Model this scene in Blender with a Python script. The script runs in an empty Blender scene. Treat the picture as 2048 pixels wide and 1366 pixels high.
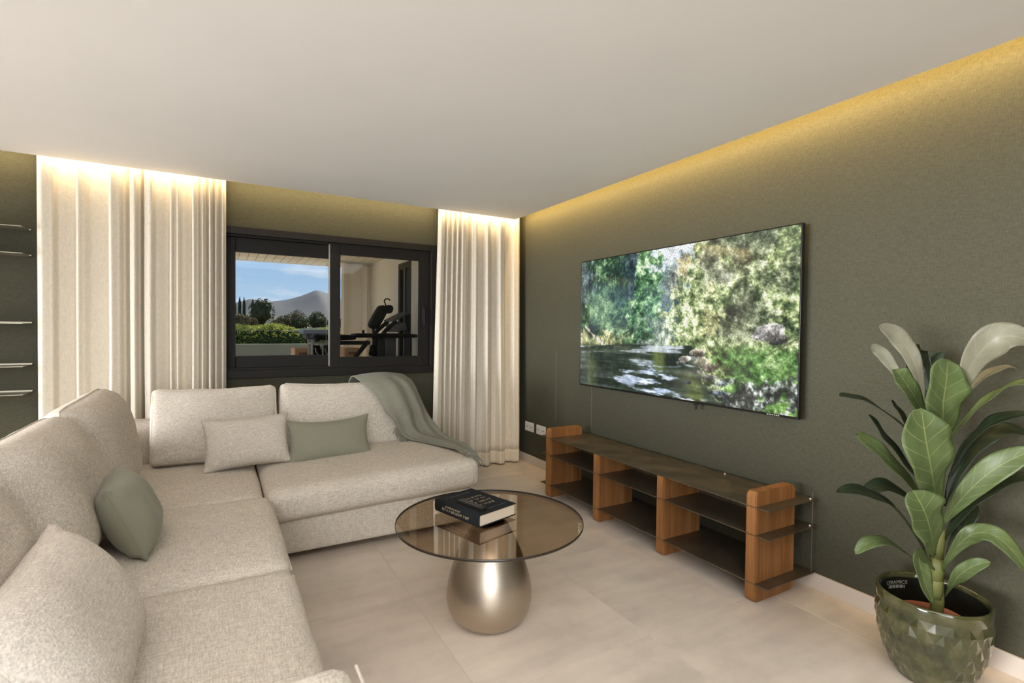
import bpy, bmesh, math, random
import numpy as np
from mathutils import Vector, Matrix, noise
random.seed(7)
C = bpy.context.scene.collection
sc = bpy.context.scene

# ------------------------------------------------------------------ camera
F, YAW, PIT, ROL = 1027.467, 0.518195, 0.02261, 0.01124
cam_data = bpy.data.cameras.new('camera')
cam = bpy.data.objects.new('camera', cam_data); C.objects.link(cam)
fw = Vector((math.sin(YAW)*math.cos(PIT), math.cos(YAW)*math.cos(PIT), -math.sin(PIT)))
rt = Vector((math.cos(YAW), -math.sin(YAW), 0)); up = rt.cross(fw)
r2 = rt*math.cos(ROL)+up*math.sin(ROL); u2 = -rt*math.sin(ROL)+up*math.cos(ROL)
m = Matrix((r2, u2, -fw)).transposed().to_4x4(); m.translation = (0, 0, 1.345)
cam.matrix_world = m
cam_data.sensor_width = 36; cam_data.lens = 36*F/2048
cam_data.clip_start = .02; cam_data.clip_end = 6000
sc.camera = cam

# ------------------------------------------------------------------ colour management, sky, sun, lamps
vs = sc.view_settings
vs.view_transform = 'Standard'; vs.look = 'None'; vs.gamma = 1; vs.use_curve_mapping = False
vs.exposure = 0.16

def s2l(c):
    return tuple(((v/255)/12.92 if v/255 <= .04045 else ((v/255+.055)/1.055)**2.4) for v in c)

world = bpy.data.worlds.new('sky'); sc.world = world; world.use_nodes = True
nt = world.node_tree; nt.nodes.clear()
def wn(t, **k):
    n = nt.nodes.new(t)
    for a, b in k.items(): setattr(n, a, b)
    return n
tc = wn('ShaderNodeTexCoord'); sep = wn('ShaderNodeSeparateXYZ')
nt.links.new(tc.outputs['Generated'], sep.inputs[0])
ramp = wn('ShaderNodeValToRGB')
ramp.color_ramp.elements[0].position = 0.0; ramp.color_ramp.elements[0].color = (*s2l((196, 222, 246)), 1)
ramp.color_ramp.elements[1].position = 0.5; ramp.color_ramp.elements[1].color = (*s2l((92, 142, 205)), 1)
e = ramp.color_ramp.elements.new(.14); e.color = (*s2l((150, 190, 232)), 1)
nt.links.new(sep.outputs['Z'], ramp.inputs[0])
mp = wn('ShaderNodeMapping'); mp.inputs['Scale'].default_value = (3.0, 3.0, 11.0); mp.inputs['Location'].default_value = (.35, .2, .1)
nz = wn('ShaderNodeTexNoise'); nz.inputs['Scale'].default_value = 1.6; nz.inputs['Detail'].default_value = 6; nz.inputs['Roughness'].default_value = .55
cr = wn('ShaderNodeValToRGB'); cr.color_ramp.elements[0].position = .47; cr.color_ramp.elements[1].position = .66
nt.links.new(tc.outputs['Generated'], mp.inputs[0]); nt.links.new(mp.outputs[0], nz.inputs['Vector']); nt.links.new(nz.outputs[0], cr.inputs[0])
mx = wn('ShaderNodeMix', data_type='RGBA'); mx.inputs['B'].default_value = (*s2l((246, 248, 252)), 1)
nt.links.new(cr.outputs[0], mx.inputs['Factor']); nt.links.new(ramp.outputs[0], mx.inputs['A'])
bg = wn('ShaderNodeBackground'); bg.inputs['Strength'].default_value = .88
out = wn('ShaderNodeOutputWorld')
nt.links.new(mx.outputs['Result'], bg.inputs[0]); nt.links.new(bg.outputs[0], out.inputs[0])

def lamp(name, kind, loc, direction, energy, color, **k):
    d = bpy.data.lights.new(name, kind); d.energy = energy; d.color = color
    for a, b in k.items(): setattr(d, a, b)
    o = bpy.data.objects.new(name, d); C.objects.link(o); o.location = loc
    o.rotation_euler = Vector(direction).to_track_quat('-Z', 'Y').to_euler()
    return o
lamp('sun', 'SUN', (20, 20, 40), (-.35, -.60, -.72), 4.6, (1, .93, .82), angle=.01)
# daylight coming in through the glazed openings behind and to the left of the camera
lamp('daylight_left', 'AREA', (-7.33, 1.6, 1.3), (1, 0, -.14), 195, (.98, .99, 1.0), shape='RECTANGLE', size=5.6, size_y=2.1, spread=math.radians(64))
lamp('daylight_rear', 'AREA', (-1.72, -2.92, 1.35), (.2, 1, -.42), 56, (.98, .99, 1.0), shape='RECTANGLE', size=3.5, size_y=2.0, spread=math.radians(95))
# added fill light, out of view above the camera, to even out the room
lamp('overhead_fill', 'AREA', (.1, .1, 2.43), (0, .1, -1), 64, (.98, .99, 1.0), shape='RECTANGLE', size=4.2, size_y=1.3, spread=math.radians(170))
# warm LED strips lying in the cove above the ceiling edge
LEDC = (1, .66, .24)
lamp('led_strip_right', 'AREA', (2.59, .85, 2.525), (1, 0, -.7), 58, LEDC, shape='RECTANGLE', size=7.4, size_y=.02)
lamp('led_strip_back', 'AREA', (-.9, 4.470, 2.53), (0, 1, -.7), 35, (1, .76, .42), shape='RECTANGLE', size=6.9, size_y=.02)

# ------------------------------------------------------------------ helpers
def obj(name, me, mat=None, parent=None, smooth=False):
    if isinstance(me, bmesh.types.BMesh):
        b = me; me = bpy.data.meshes.new(name); b.normal_update(); b.to_mesh(me); b.free()
    o = bpy.data.objects.new(name, me); C.objects.link(o)
    if mat is not None and not me.materials:
        for x in (mat if isinstance(mat, (list, tuple)) else [mat]): me.materials.append(x)
    if smooth: me.polygons.foreach_set('use_smooth', [True]*len(me.polygons))
    if parent: o.parent = parent
    return o
def child(name, me, mat, parent, smooth=False):
    """me built in world coordinates; keep it there under its parent"""
    o = obj(name, me, mat, None, smooth); o.parent = parent
    o.matrix_parent_inverse = world_of(parent).inverted()
    return o
def world_of(o):
    mm = o.matrix_basis.copy()
    if o.parent: mm = world_of(o.parent) @ o.matrix_parent_inverse @ mm
    return mm
def thing(name, label, cat, loc=(0, 0, 0), group=None):
    o = bpy.data.objects.new(name, None); C.objects.link(o); o.location = loc
    o.empty_display_size = .05
    return tag(o, label, cat, group)
def tag(o, label, cat, group=None):
    o['label'] = label; o['category'] = cat
    if group: o['group'] = group
    return o
def struct(o): o['kind'] = 'structure'; return o
def stuff(o): o['kind'] = 'stuff'; return o
def clone(root, loc, label=None):
    r = root.copy(); C.objects.link(r); r.location = loc
    if label: r['label'] = label
    for ch in root.children:
        c = ch.copy(); C.objects.link(c); c.parent = r; c.matrix_parent_inverse = ch.matrix_parent_inverse.copy()
        for g in ch.children:
            d = g.copy(); C.objects.link(d); d.parent = c; d.matrix_parent_inverse = g.matrix_parent_inverse.copy()
    return r

def box(bm, x0, x1, y0, y1, z0, z1, bev=0, seg=2, mi=0):
    r = bmesh.ops.create_cube(bm, size=1)
    vsx = r['verts']
    bmesh.ops.scale(bm, vec=(x1-x0, y1-y0, z1-z0), verts=vsx)
    bmesh.ops.translate(bm, vec=((x0+x1)/2, (y0+y1)/2, (z0+z1)/2), verts=vsx)
    fs = list({f for v in vsx for f in v.link_faces})
    for f in fs: f.material_index = mi
    if bev:
        es = list({e for v in vsx for e in v.link_edges})
        bmesh.ops.bevel(bm, geom=es, offset=bev, segments=seg, affect='EDGES', profile=.5)
    return bm
def B(*a, **k):
    bm = bmesh.new(); box(bm, *a, **k); return bm
def boxes(lst, bev=0):
    bm = bmesh.new()
    for b in lst: box(bm, *b, bev=bev)
    return bm
def grid_mesh(name, P, uv=None, close_u=False, close_v=False):
    """P: array (nu, nv, 3)"""
    nu, nv = P.shape[:2]
    V = P.reshape(-1, 3)
    fcs = []
    for i in range(nu-(0 if close_u else 1)):
        for j in range(nv-(0 if close_v else 1)):
            a = i*nv+j; b = ((i+1) % nu)*nv+j; c = ((i+1) % nu)*nv+(j+1) % nv; d = i*nv+(j+1) % nv
            fcs.append((a, b, c, d))
    me = bpy.data.meshes.new(name); me.from_pydata(V.tolist(), [], fcs)
    if uv is not None:
        U = uv.reshape(-1, 2); l = me.uv_layers.new(name='uv')
        idx = np.empty(len(me.loops), int); me.loops.foreach_get('vertex_index', idx)
        l.data.foreach_set('uv', U[idx].ravel())
    me.update(); return me
def lathe(name, prof, n=48, cx=0, cy=0):
    P = np.array([[(cx+r*math.cos(2*math.pi*j/n), cy+r*math.sin(2*math.pi*j/n), z) for j in range(n)] for r, z in prof])
    return grid_mesh(name, P[::-1] if False else P, close_v=True)
def tube(bm, pts, r, n=8, caps=True):
    pts = [Vector(p) for p in pts]
    rings = []
    prev = None
    for i, p in enumerate(pts):
        t = (pts[min(i+1, len(pts)-1)]-pts[max(i-1, 0)]).normalized()
        a = prev if prev and abs(prev.dot(t)) < .95 else (Vector((0, 0, 1)) if abs(t.z) < .9 else Vector((1, 0, 0)))
        x = (a-t*a.dot(t)).normalized(); y = t.cross(x); prev = x
        rr = r[i] if isinstance(r, (list, tuple)) else r
        rings.append([bm.verts.new(p+(x*math.cos(2*math.pi*k/n)+y*math.sin(2*math.pi*k/n))*rr) for k in range(n)])
    for a, b in zip(rings, rings[1:]):
        for k in range(n): bm.faces.new((a[k], a[(k+1) % n], b[(k+1) % n], b[k]))
    if caps:
        bm.faces.new(rings[0][::-1]); bm.faces.new(rings[-1])
    return bm
def T(pts, r, n=8):
    bm = bmesh.new(); tube(bm, pts, r, n); bmesh.ops.recalc_face_normals(bm, faces=bm.faces); return bm
def disp(v, s, a, seed=0.0):
    q = Vector((v.x*s+seed, v.y*s-seed, v.z*s+2*seed))
    return a*noise.noise(q)
def soft_box(w, d, h, r, bulge=(0, 0, 0), n=16, wr=.004, ws=4, seed=0.0):
    """upholstered box, centred; rounded edges, domed faces, slight waviness"""
    bm = bmesh.new(); bmesh.ops.create_cube(bm, size=2)
    bmesh.ops.subdivide_edges(bm, edges=bm.edges[:], cuts=n, use_grid_fill=True)
    hs = Vector((w/2, d/2, h/2))
    for v in bm.verts:
        p = Vector([.45*c+.55*math.sin(c*math.pi/2) for c in v.co])
        q = Vector([p[i]*hs[i] for i in range(3)])
        c = Vector([max(-hs[i]+r, min(hs[i]-r, q[i])) for i in range(3)])
        dd = q-c
        if dd.length > 1e-6: q = c+dd.normalized()*r
        for i in range(3):
            a, b = (i+1) % 3, (i+2) % 3
            q[i] += bulge[i]*(1-p[a]**2)*(1-p[b]**2)*p[i]
        nn = dd.normalized() if dd.length > 1e-6 else Vector((0, 0, 1))
        q += nn*disp(q, ws, wr, seed)+nn*disp(q, ws*3.1, wr*.3, seed+5)
        v.co = q
    return bm
def pillow(w, h, t, p=3.0, q=.55, pinch=.09, n=30, wr=.006, ws=7, seed=0.0, sag=0.0, rc=0.0):
    """knife-edge cushion standing in XZ, thickness along Y, front is -Y"""
    bm = bmesh.new()
    U = [math.sin(math.pi/2*(2*i/n-1))*.6+.4*(2*i/n-1) for i in range(n+1)]
    lay = {}
    for s in (-1, 1):
        for i, u in enumerate(U):
            for j, v in enumerate(U):
                edge = i in (0, n) or j in (0, n)
                if edge and (i, j) in lay: lay[(s, i, j)] = lay[(i, j)]; continue
                x = w/2*u*(1-pinch*(1-v*v)*abs(u)**2.5)
                z = h/2*v*(1-pinch*(1-u*u)*abs(v)**2.5)
                cc_ = 1-rc*(u*v)**4; x *= cc_; z *= cc_
                th = t/2*(max(0, 1-abs(u)**p)*max(0, 1-abs(v)**p))**q
                if sag: z -= sag*(1-u*u)*(v+1)/2; th *= 1-.25*v*sag/.05
                pos = Vector((x, s*th, z))
                fr = .35+.65*min(1, th/(t/2)*1.5)
                pos.y += s*disp(pos+Vector((0, s*.3, 0)), ws, wr, seed)*fr*(0 if edge else 1)
                # corner pleats
                cd = min(1, ((1-abs(u))+(1-abs(v)))/.7)
                if not edge: pos.y += s*(1-cd)*.006*math.sin(14*(u*(1 if u*v > 0 else -1)+v)+seed)
                vv = bm.verts.new(pos)
                lay[(s, i, j)] = vv
                if edge: lay[(i, j)] = vv
        for i in range(n):
            for j in range(n):
                f = [lay[(s, i, j)], lay[(s, i+1, j)], lay[(s, i+1, j+1)], lay[(s, i, j+1)]]
                bm.faces.new(f if s < 0 else f[::-1])
    border = [lay[(i, 0)].co.copy() for i in range(n+1)]+[lay[(n, j)].co.copy() for j in range(1, n+1)] + \
             [lay[(i, n)].co.copy() for i in range(n-1, -1, -1)]+[lay[(0, j)].co.copy() for j in range(n-1, -1, -1)]
    return bm, border
def xform(bm, loc, rot=(0, 0, 0)):
    M = Matrix.Translation(loc) @ Matrix.Rotation(rot[2], 4, 'Z') @ Matrix.Rotation(rot[0], 4, 'X') @ Matrix.Rotation(rot[1], 4, 'Y')
    bm.transform(M); return M

# ------------------------------------------------------------------ materials
def mat(name, col, rough=.6, metal=0.0, spec=.5, **k):
    mm = bpy.data.materials.new(name); mm.use_nodes = True
    b = mm.node_tree.nodes['Principled BSDF']
    b.inputs['Base Color'].default_value = (*col, 1); b.inputs['Roughness'].default_value = rough
    b.inputs['Metallic'].default_value = metal; b.inputs['Specular IOR Level'].default_value = spec
    for a, v in k.items(): b.inputs[a.replace('_', ' ')].default_value = v
    return mm
class G:
    def __init__(s, mm): s.t = mm.node_tree; s.b = s.t.nodes['Principled BSDF']; s.o = s.t.nodes['Material Output']
    def n(s, typ, **k):
        x = s.t.nodes.new(typ)
        for a, v in k.items():
            if a in ('data_type', 'operation', 'blend_type', 'attribute_name', 'wave_type', 'bands_direction', 'feature', 'noise_dimensions', 'distance', 'direction_type', 'axis'): setattr(x, a, v)
            else: x.inputs[a.replace('_', ' ')].default_value = v
        return x
    def l(s, a, b): s.t.links.new(a, b)
    def coord(s, kind='Object', scale=(1, 1, 1), rot=(0, 0, 0)):
        t = s.n('ShaderNodeTexCoord'); mp = s.n('ShaderNodeMapping'); mp.inputs['Scale'].default_value = scale; mp.inputs['Rotation'].default_value = rot
        s.l(t.outputs[kind], mp.inputs[0]); return mp.outputs[0]
    def noise(s, vec, scale, detail=3, rough=.5):
        x = s.n('ShaderNodeTexNoise', Scale=scale, Detail=detail, Roughness=rough); s.l(vec, x.inputs['Vector']); return x.outputs[0]
    def ramp(s, f, stops):
        x = s.n('ShaderNodeValToRGB'); r = x.color_ramp
        while len(r.elements) < len(stops): r.elements.new(.5)
        for e, (p, c) in zip(r.elements, stops): e.position = p; e.color = (*c, 1) if len(c) == 3 else c
        s.l(f, x.inputs[0]); return x.outputs[0]
    def mix(s, f, a, b, blend='MIX'):
        x = s.n('ShaderNodeMix', data_type='RGBA', blend_type=blend)
        for v, i in ((f, 'Factor'), (a, 'A'), (b, 'B')):
            if isinstance(v, (int, float)): x.inputs[i].default_value = v
            elif isinstance(v, tuple): x.inputs[i].default_value = (*v, 1)
            else: s.l(v, x.inputs[i])
        return x.outputs['Result']
    def math(s, op, a, b=0.0, c=0.0):
        x = s.n('ShaderNodeMath', operation=op)
        for i, v in enumerate((a, b, c)):
            if isinstance(v, (int, float)): x.inputs[i].default_value = v
            else: s.l(v, x.inputs[i])
        return x.outputs[0]
    def bump(s, h, strength=.3, dist=.01):
        x = s.n('ShaderNodeBump', Strength=strength, Distance=dist); s.l(h, x.inputs['Height']); s.l(x.outputs[0], s.b.inputs['Normal']); return x
    def base(s, c): s.l(c, s.b.inputs['Base Color'])
def sc3(c, f): return tuple(min(1, v*f) for v in c)

def woven(name, col, f=1.0, contrast=.22, rough=.9, bump=.35, sheen=0.0, big=.08, yfine=False):
    """cloth: crossing slubby threads along all three object axes"""
    mm = mat(name, col, rough, spec=.15); g = G(mm)
    a = g.noise(g.coord('Object', (30*f, 260*f, 260*f)), 1, 2)
    b = g.noise(g.coord('Object', (260*f, 30*f, 260*f)), 1, 2)
    c = g.noise(g.coord('Object', (260*f, 260*f, 30*f)), 1, 2)
    h = g.math('MULTIPLY', g.math('ADD', g.math('ADD', a, b), c), .3333)
    L = g.noise(g.coord('Object'), 3.0, 3)
    cc = g.ramp(h, [(.36, sc3(col, 1-contrast)), (.5, col), (.64, sc3(col, 1+contrast))])
    cc2 = g.mix(1.0, cc, g.ramp(L, [(.3, (1-big,)*3), (.7, (1, 1, 1))]), 'MULTIPLY')
    g.base(cc2); g.bump(h, bump, .004)
    if sheen: g.b.inputs['Sheen Weight'].default_value = sheen; g.b.inputs['Sheen Roughness'].default_value = .5
    return mm

M = {}
SOFA = (.655, .59, .505)
M['sofa'] = woven('sofa_linen', SOFA, .95, .30, .92, .5)
M['pip'] = woven('piping_linen', sc3(SOFA, 1.05), 1.5, .2)
M['pillow'] = woven('slub_linen', (.66, .595, .515), .9, .25, .92, .45)
M['sage'] = woven('sage_cotton', (.275, .272, .205), 1.6, .07, .62, .12, .15, .05)
M['knit'] = woven('grey_green_knit', (.24, .235, .185), .9, .15, .95, .5, .1)
def mk_wall():
    col = (.068, .066, .044)
    mm = mat('green_wallpaper', col, .85, spec=.2); g = G(mm)
    a = g.noise(g.coord('Object', (300, 300, 40)), 1, 2); b = g.noise(g.coord('Object', (40, 40, 340)), 1, 2)
    h = g.math('MULTIPLY', g.math('ADD', a, b), .5)
    L = g.noise(g.coord('Object'), 1.3, 3)
    cc = g.ramp(h, [(.36, sc3(col, .82)), (.5, col), (.64, sc3(col, 1.19))])
    g.base(g.mix(1.0, cc, g.ramp(L, [(.3, (.93,)*3), (.7, (1, 1, 1))]), 'MULTIPLY')); g.bump(h, .3, .003)
    return mm
M['wall'] = mk_wall()
M['seam'] = mat('wallpaper_joint', (.2, .195, .14), .8)
def mk_paint(name, col, amp=.03):
    mm = mat(name, col, .9, spec=.2); g = G(mm)
    L = g.noise(g.coord('Object'), 1.7, 4); g.base(g.ramp(L, [(.3, sc3(col, 1-amp)), (.7, sc3(col, 1+amp))]))
    g.bump(g.noise(g.coord('Object'), 220, 2), .05, .002); return mm
M['ceil'] = mk_paint('white_ceiling_paint', (.875, .865, .85), .015)
M['plaster'] = mk_paint('cream_plaster', (.92, .82, .66))
M['base'] = mk_paint('stone_baseboard', (.64, .56, .48))
M['grout'] = mk_paint('pale_grout', (.62, .54, .46))
def mk_tile():
    col = (.71, .615, .52)
    mm = mat('beige_porcelain', col, .42, spec=.4); g = G(mm)
    oi = g.n('ShaderNodeObjectInfo'); t = g.n('ShaderNodeTexCoord')
    off = g.n('ShaderNodeVectorMath', operation='MULTIPLY_ADD'); 
    cmb = g.n('ShaderNodeCombineXYZ'); g.l(oi.outputs['Random'], cmb.inputs[0]); g.l(oi.outputs['Random'], cmb.inputs[1])
    off.inputs[1].default_value = (37, 53, 0); g.l(cmb.outputs[0], off.inputs[0]); g.l(t.outputs['Object'], off.inputs[2])
    L = g.noise(off.outputs[0], 2.2, 5, .6); S = g.noise(off.outputs[0], 9, 5, .6)
    mp = g.n('ShaderNodeMapping'); mp.inputs['Scale'].default_value = (2, 11, 1); mp.inputs['Rotation'].default_value = (0, 0, .5); g.l(off.outputs[0], mp.inputs[0])
    V = g.noise(mp.outputs[0], 1, 4)
    h = g.math('ADD', g.math('MULTIPLY', L, .5), g.math('ADD', g.math('MULTIPLY', S, .2), g.math('MULTIPLY', V, .3)))
    cc = g.ramp(h, [(.36, sc3(col, .84)), (.5, col), (.63, sc3(col, 1.13))])
    tint = g.ramp(oi.outputs['Random'], [(0, (.965, .965, .965)), (1, (1.0, 1.0, 1.0))])
    g.base(g.mix(1.0, cc, tint, 'MULTIPLY')); g.l(g.ramp(S, [(.3, (.34,)*3), (.7, (.5,)*3)]), g.b.inputs['Roughness'])
    return mm
M['tile'] = mk_tile()
def mk_curtain(name, col, tr=.35):
    mm = mat(name, col, .9, spec=.1); g = G(mm)
    a = g.noise(g.coord('Object', (60, 60, 420)), 1, 2); b = g.noise(g.coord('Object', (420, 420, 22)), 1, 2)
    h = g.math('MULTIPLY', g.math('ADD', a, b), .5)
    cc = g.ramp(h, [(.36, sc3(col, .88)), (.5, col), (.64, sc3(col, 1.1))]); g.base(cc); g.bump(h, .2, .002)
    tl = g.n('ShaderNodeBsdfTranslucent'); g.l(cc, tl.inputs['Color'])
    mxs = g.n('ShaderNodeMixShader'); mxs.inputs[0].default_value = tr
    g.l(g.b.outputs[0], mxs.inputs[1]); g.l(tl.outputs[0], mxs.inputs[2]); g.l(mxs.outputs[0], g.o.inputs['Surface'])
    return mm
M['curtain'] = mk_curtain('white_linen_curtain', (.88, .805, .68), .14)
M['curtain2'] = mk_curtain('hem_linen', (.84, .75, .61), .12)
def mk_glass(name, tint, f0=.06, rough=0.0, k=1.0):
    mm = bpy.data.materials.new(name); mm.use_nodes = True; t = mm.node_tree; t.nodes.clear()
    o = t.nodes.new('ShaderNodeOutputMaterial'); tr = t.nodes.new('ShaderNodeBsdfTransparent'); gl = t.nodes.new('ShaderNodeBsdfGlossy')
    tr.inputs[0].default_value = (*tint, 1); gl.inputs['Roughness'].default_value = rough; gl.inputs['Color'].default_value = (k, k, k, 1)
    fr = t.nodes.new('ShaderNodeFresnel'); fr.inputs[0].default_value = f0
    mxs = t.nodes.new('ShaderNodeMixShader')
    t.links.new(fr.outputs[0], mxs.inputs[0]); t.links.new(tr.outputs[0], mxs.inputs[1]); t.links.new(gl.outputs[0], mxs.inputs[2]); t.links.new(mxs.outputs[0], o.inputs[0])
    return mm
M['pane'] = mk_glass('window_glass', (.96, .97, .965), 1.25)
M['bronze_glass'] = mk_glass('bronze_table_glass', (.60, .47, .345), 1.75)
M['glass_rim'] = mat('bronze_glass_edge', (.03, .022, .015), .2)
M['frame'] = mat('dark_bronze_aluminium', (.015, .0125, .0105), .55, .1, .3)
M['framelight'] = mat('aluminium_edge', (.42, .39, .34), .4, .5)
M['dark'] = mat('dark_plastic', (.012, .011, .010), .5, spec=.3)
M['black'] = mat('black_gloss', (.006, .006, .006), .25)
def mk_metal():
    mm = mat('brushed_champagne_metal', (.52, .45, .365), .36, 1.0); g = G(mm)
    n1 = g.noise(g.coord('Object', (3, 3, 420)), 1, 3)
    g.bump(n1, .014, .002); g.l(g.ramp(n1, [(.3, (.32,)*3), (.7, (.39,)*3)]), g.b.inputs['Roughness'])
    g.b.inputs['Anisotropic'].default_value = .45
    tg = g.n('ShaderNodeTangent', direction_type='RADIAL', axis='Z'); g.l(tg.outputs[0], g.b.inputs['Tangent'])
    return mm
M['champagne'] = mk_metal()
def mk_bronze():
    col = (.17, .138, .095)
    mm = mat('dark_bronze_sheet', col, .38, .75); g = G(mm)
    a = g.noise(g.coord('Object'), 6, 5, .65); g.base(g.ramp(a, [(.3, sc3(col, .75)), (.7, sc3(col, 1.3))]))
    g.l(g.ramp(a, [(.3, (.32,)*3), (.7, (.5,)*3)]), g.b.inputs['Roughness']); return mm
M['bronze'] = mk_bronze()
M['bronze_lit'] = mat('lit_bronze_sheet', (.42, .39, .31), .38, .8)  # paler copy of the console bronze; the lit shelf edges are in its colour
def mk_wood():
    mm = mat('oiled_oak', (.42, .2, .075), .5, spec=.3); g = G(mm)
    oi = g.n('ShaderNodeObjectInfo')
    v = g.coord('Object', (60, 60, 2.2)); a = g.noise(v, 1, 5, .6)
    p = g.coord('Object', (22, 0, 0)); fl = g.n('ShaderNodeVectorMath', operation='FLOOR'); g.l(p, fl.inputs[0])
    wn_ = g.n('ShaderNodeTexWhiteNoise'); g.l(fl.outputs[0], wn_.inputs['Vector'])
    f = g.n('ShaderNodeTexNoise', Scale=1, Detail=4, Distortion=1.2); g.l(g.coord('Object', (14, 14, 1.1)), f.inputs['Vector'])
    h = g.math('ADD', g.math('MULTIPLY', a, .55), g.math('MULTIPLY', f.outputs[0], .45))
    cc = g.ramp(h, [(.34, (.20, .082, .026)), (.5, (.285, .125, .041)), (.64, (.35, .16, .057))])
    g.base(g.mix(1.0, cc, g.ramp(wn_.outputs[0], [(0, (.80, .78, .76)), (1, (1.05, 1.05, 1.05))]), 'MULTIPLY')); g.bump(a, .12, .002)
    return mm
M['wood'] = mk_wood()
def mk_leaf(name, col, vein, dark=.8):
    mm = mat(name, col, .42, spec=.45); g = G(mm)
    t = g.n('ShaderNodeTexCoord'); s = g.n('ShaderNodeSeparateXYZ'); g.l(t.outputs['UV'], s.inputs[0])
    v = g.math('ABSOLUTE', g.math('SUBTRACT', s.outputs['Y'], .5))
    q = g.math('FRACT', g.math('SUBTRACT', g.math('MULTIPLY', s.outputs['X'], 7.0), g.math('MULTIPLY', v, 2.6)))
    side = g.math('LESS_THAN', g.math('ABSOLUTE', g.math('SUBTRACT', q, .5)), .032)
    midr = g.math('LESS_THAN', v, .016)
    side = g.math('MULTIPLY', side, .7)
    vm = g.math('MAXIMUM', side, midr)
    L = g.noise(g.coord('Object'), 9, 3)
    cc = g.ramp(L, [(.3, sc3(col, dark)), (.7, sc3(col, 1.15))])
    g.base(g.mix(vm, cc, vein)); g.bump(g.math('SUBTRACT', 1.0, vm), .25, .003)
    tl = g.n('ShaderNodeBsdfTranslucent'); tl.inputs[0].default_value = (*sc3(col, 1.3), 1)
    mxs = g.n('ShaderNodeMixShader'); mxs.inputs[0].default_value = .12
    g.l(g.b.outputs[0], mxs.inputs[1]); g.l(tl.outputs[0], mxs.inputs[2]); g.l(mxs.outputs[0], g.o.inputs['Surface'])
    return mm
M['leaf'] = mk_leaf('leaf_green', (.092, .128, .044), (.20, .235, .085))
M['leaf_dark'] = mk_leaf('leaf_shaded_green', (.017, .028, .012), (.04, .055, .02))  # darkened leaf green; shade among the leaves is put into this colour
M['leaf_pale'] = mk_leaf('leaf_underside', (.20, .195, .135), (.255, .25, .175))
M['stem'] = mat('leaf_stem', (.16, .17, .05), .5)
def mk_pot():
    col = (.044, .047, .015)
    mm = mat('olive_glazed_ceramic', col, .12, spec=.6); g = G(mm)
    a = g.noise(g.coord('Object'), 14, 4); g.base(g.ramp(a, [(.3, (.02, .024, .008)), (.5, col), (.7, (.085, .078, .032))]))
    g.b.inputs['Coat Weight'].default_value = .6; g.b.inputs['Coat Roughness'].default_value = .06
    return mm
M['pot'] = mk_pot()
M['pot_in'] = mat('dark_glaze', (.010, .011, .008), .35)
M['terracotta'] = mat('terracotta_plastic', (.33, .10, .05), .6)
M['soil'] = mk_paint('dark_soil', (.02, .015, .01), .4)
M['white'] = mk_paint('white_plastic', (.72, .70, .66), .01)
M['sticker'] = mat('pale_print', (.45, .46, .42), .6)
M['cover'] = mk_paint('navy_black_cloth', (.013, .015, .018), .15)
M['paper'] = mk_paint('page_edges', (.62, .53, .41), .06)
M['gilt'] = mat('gold_lettering', (.30, .24, .15), .5)
M['greyprint'] = mat('grey_lettering', (.085, .08, .072), .5)

# ================================================================== THE ROOM
XR, YB, XL, YF = 2.73, 4.64, -7.4, -3.0      # inner faces of the right, back, left and rear walls
ZC, XE, YE = 2.45, 2.58, 4.478               # lowered ceiling and its cove edges
# floor of square porcelain tiles with recessed joints
floor = struct(obj('floor', B(XL-.2, XR+.2, YF-.2, YB+.25, -.12, -.0018), M['grout']))
P0X, P0Y, PT = 1.652, 1.645, .8165
tile_me = None
for i in range(-12, 3):
    for j in range(-6, 4):
        x0, x1 = P0X+i*PT, P0X+(i+1)*PT; y0, y1 = P0Y+j*PT, P0Y+(j+1)*PT
        cx0, cx1, cy0, cy1 = max(x0+.0016, XL), min(x1-.0016, XR), max(y0+.0016, YF), min(y1-.0016, YB)
        if cx1-cx0 < .02 or cy1-cy0 < .02: continue
        full = cx0 == x0+.0016 and cx1 == x1-.0016 and cy0 == y0+.0016 and cy1 == y1-.0016
        hx, hy = (cx1-cx0)/2, (cy1-cy0)/2
        if full and tile_me: me = tile_me
        else:
            me = bpy.data.meshes.new('tile'); bm = B(-hx, hx, -hy, hy, -.012, 0, bev=.0006, seg=1); bm.to_mesh(me); bm.free(); me.materials.append(M['tile'])
            if full: tile_me = me
        o = obj('tile', me, None, floor); o.location = ((cx0+cx1)/2, (cy0+cy1)/2, 0)
# walls
WX0, WX1, WZ0, WZ1 = -.055, 1.79, .94, 2.135
struct(obj('wall_back', boxes([(XL-.2, WX0, YB, YB+.25, -.1, 2.8), (WX1, XR+.2, YB, YB+.25, -.1, 2.8), (WX0, WX1, YB, YB+.25, -.1, WZ0), (WX0, WX1, YB, YB+.25, WZ1, 2.8)]), M['wall']))
wr_ = struct(obj('wall_right', B(XR, XR+.2, YF-.2, YB, -.1, 2.8), M['wall']))
# hairline joints between the wallpaper lengths
for y in (3.42, 3.95):
    child('wallpaper_joint', B(XR-.0012, XR+.001, y-.0012, y+.0012, .5, .93 if y < 3.6 else 1.15), M['seam'], wr_)
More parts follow.
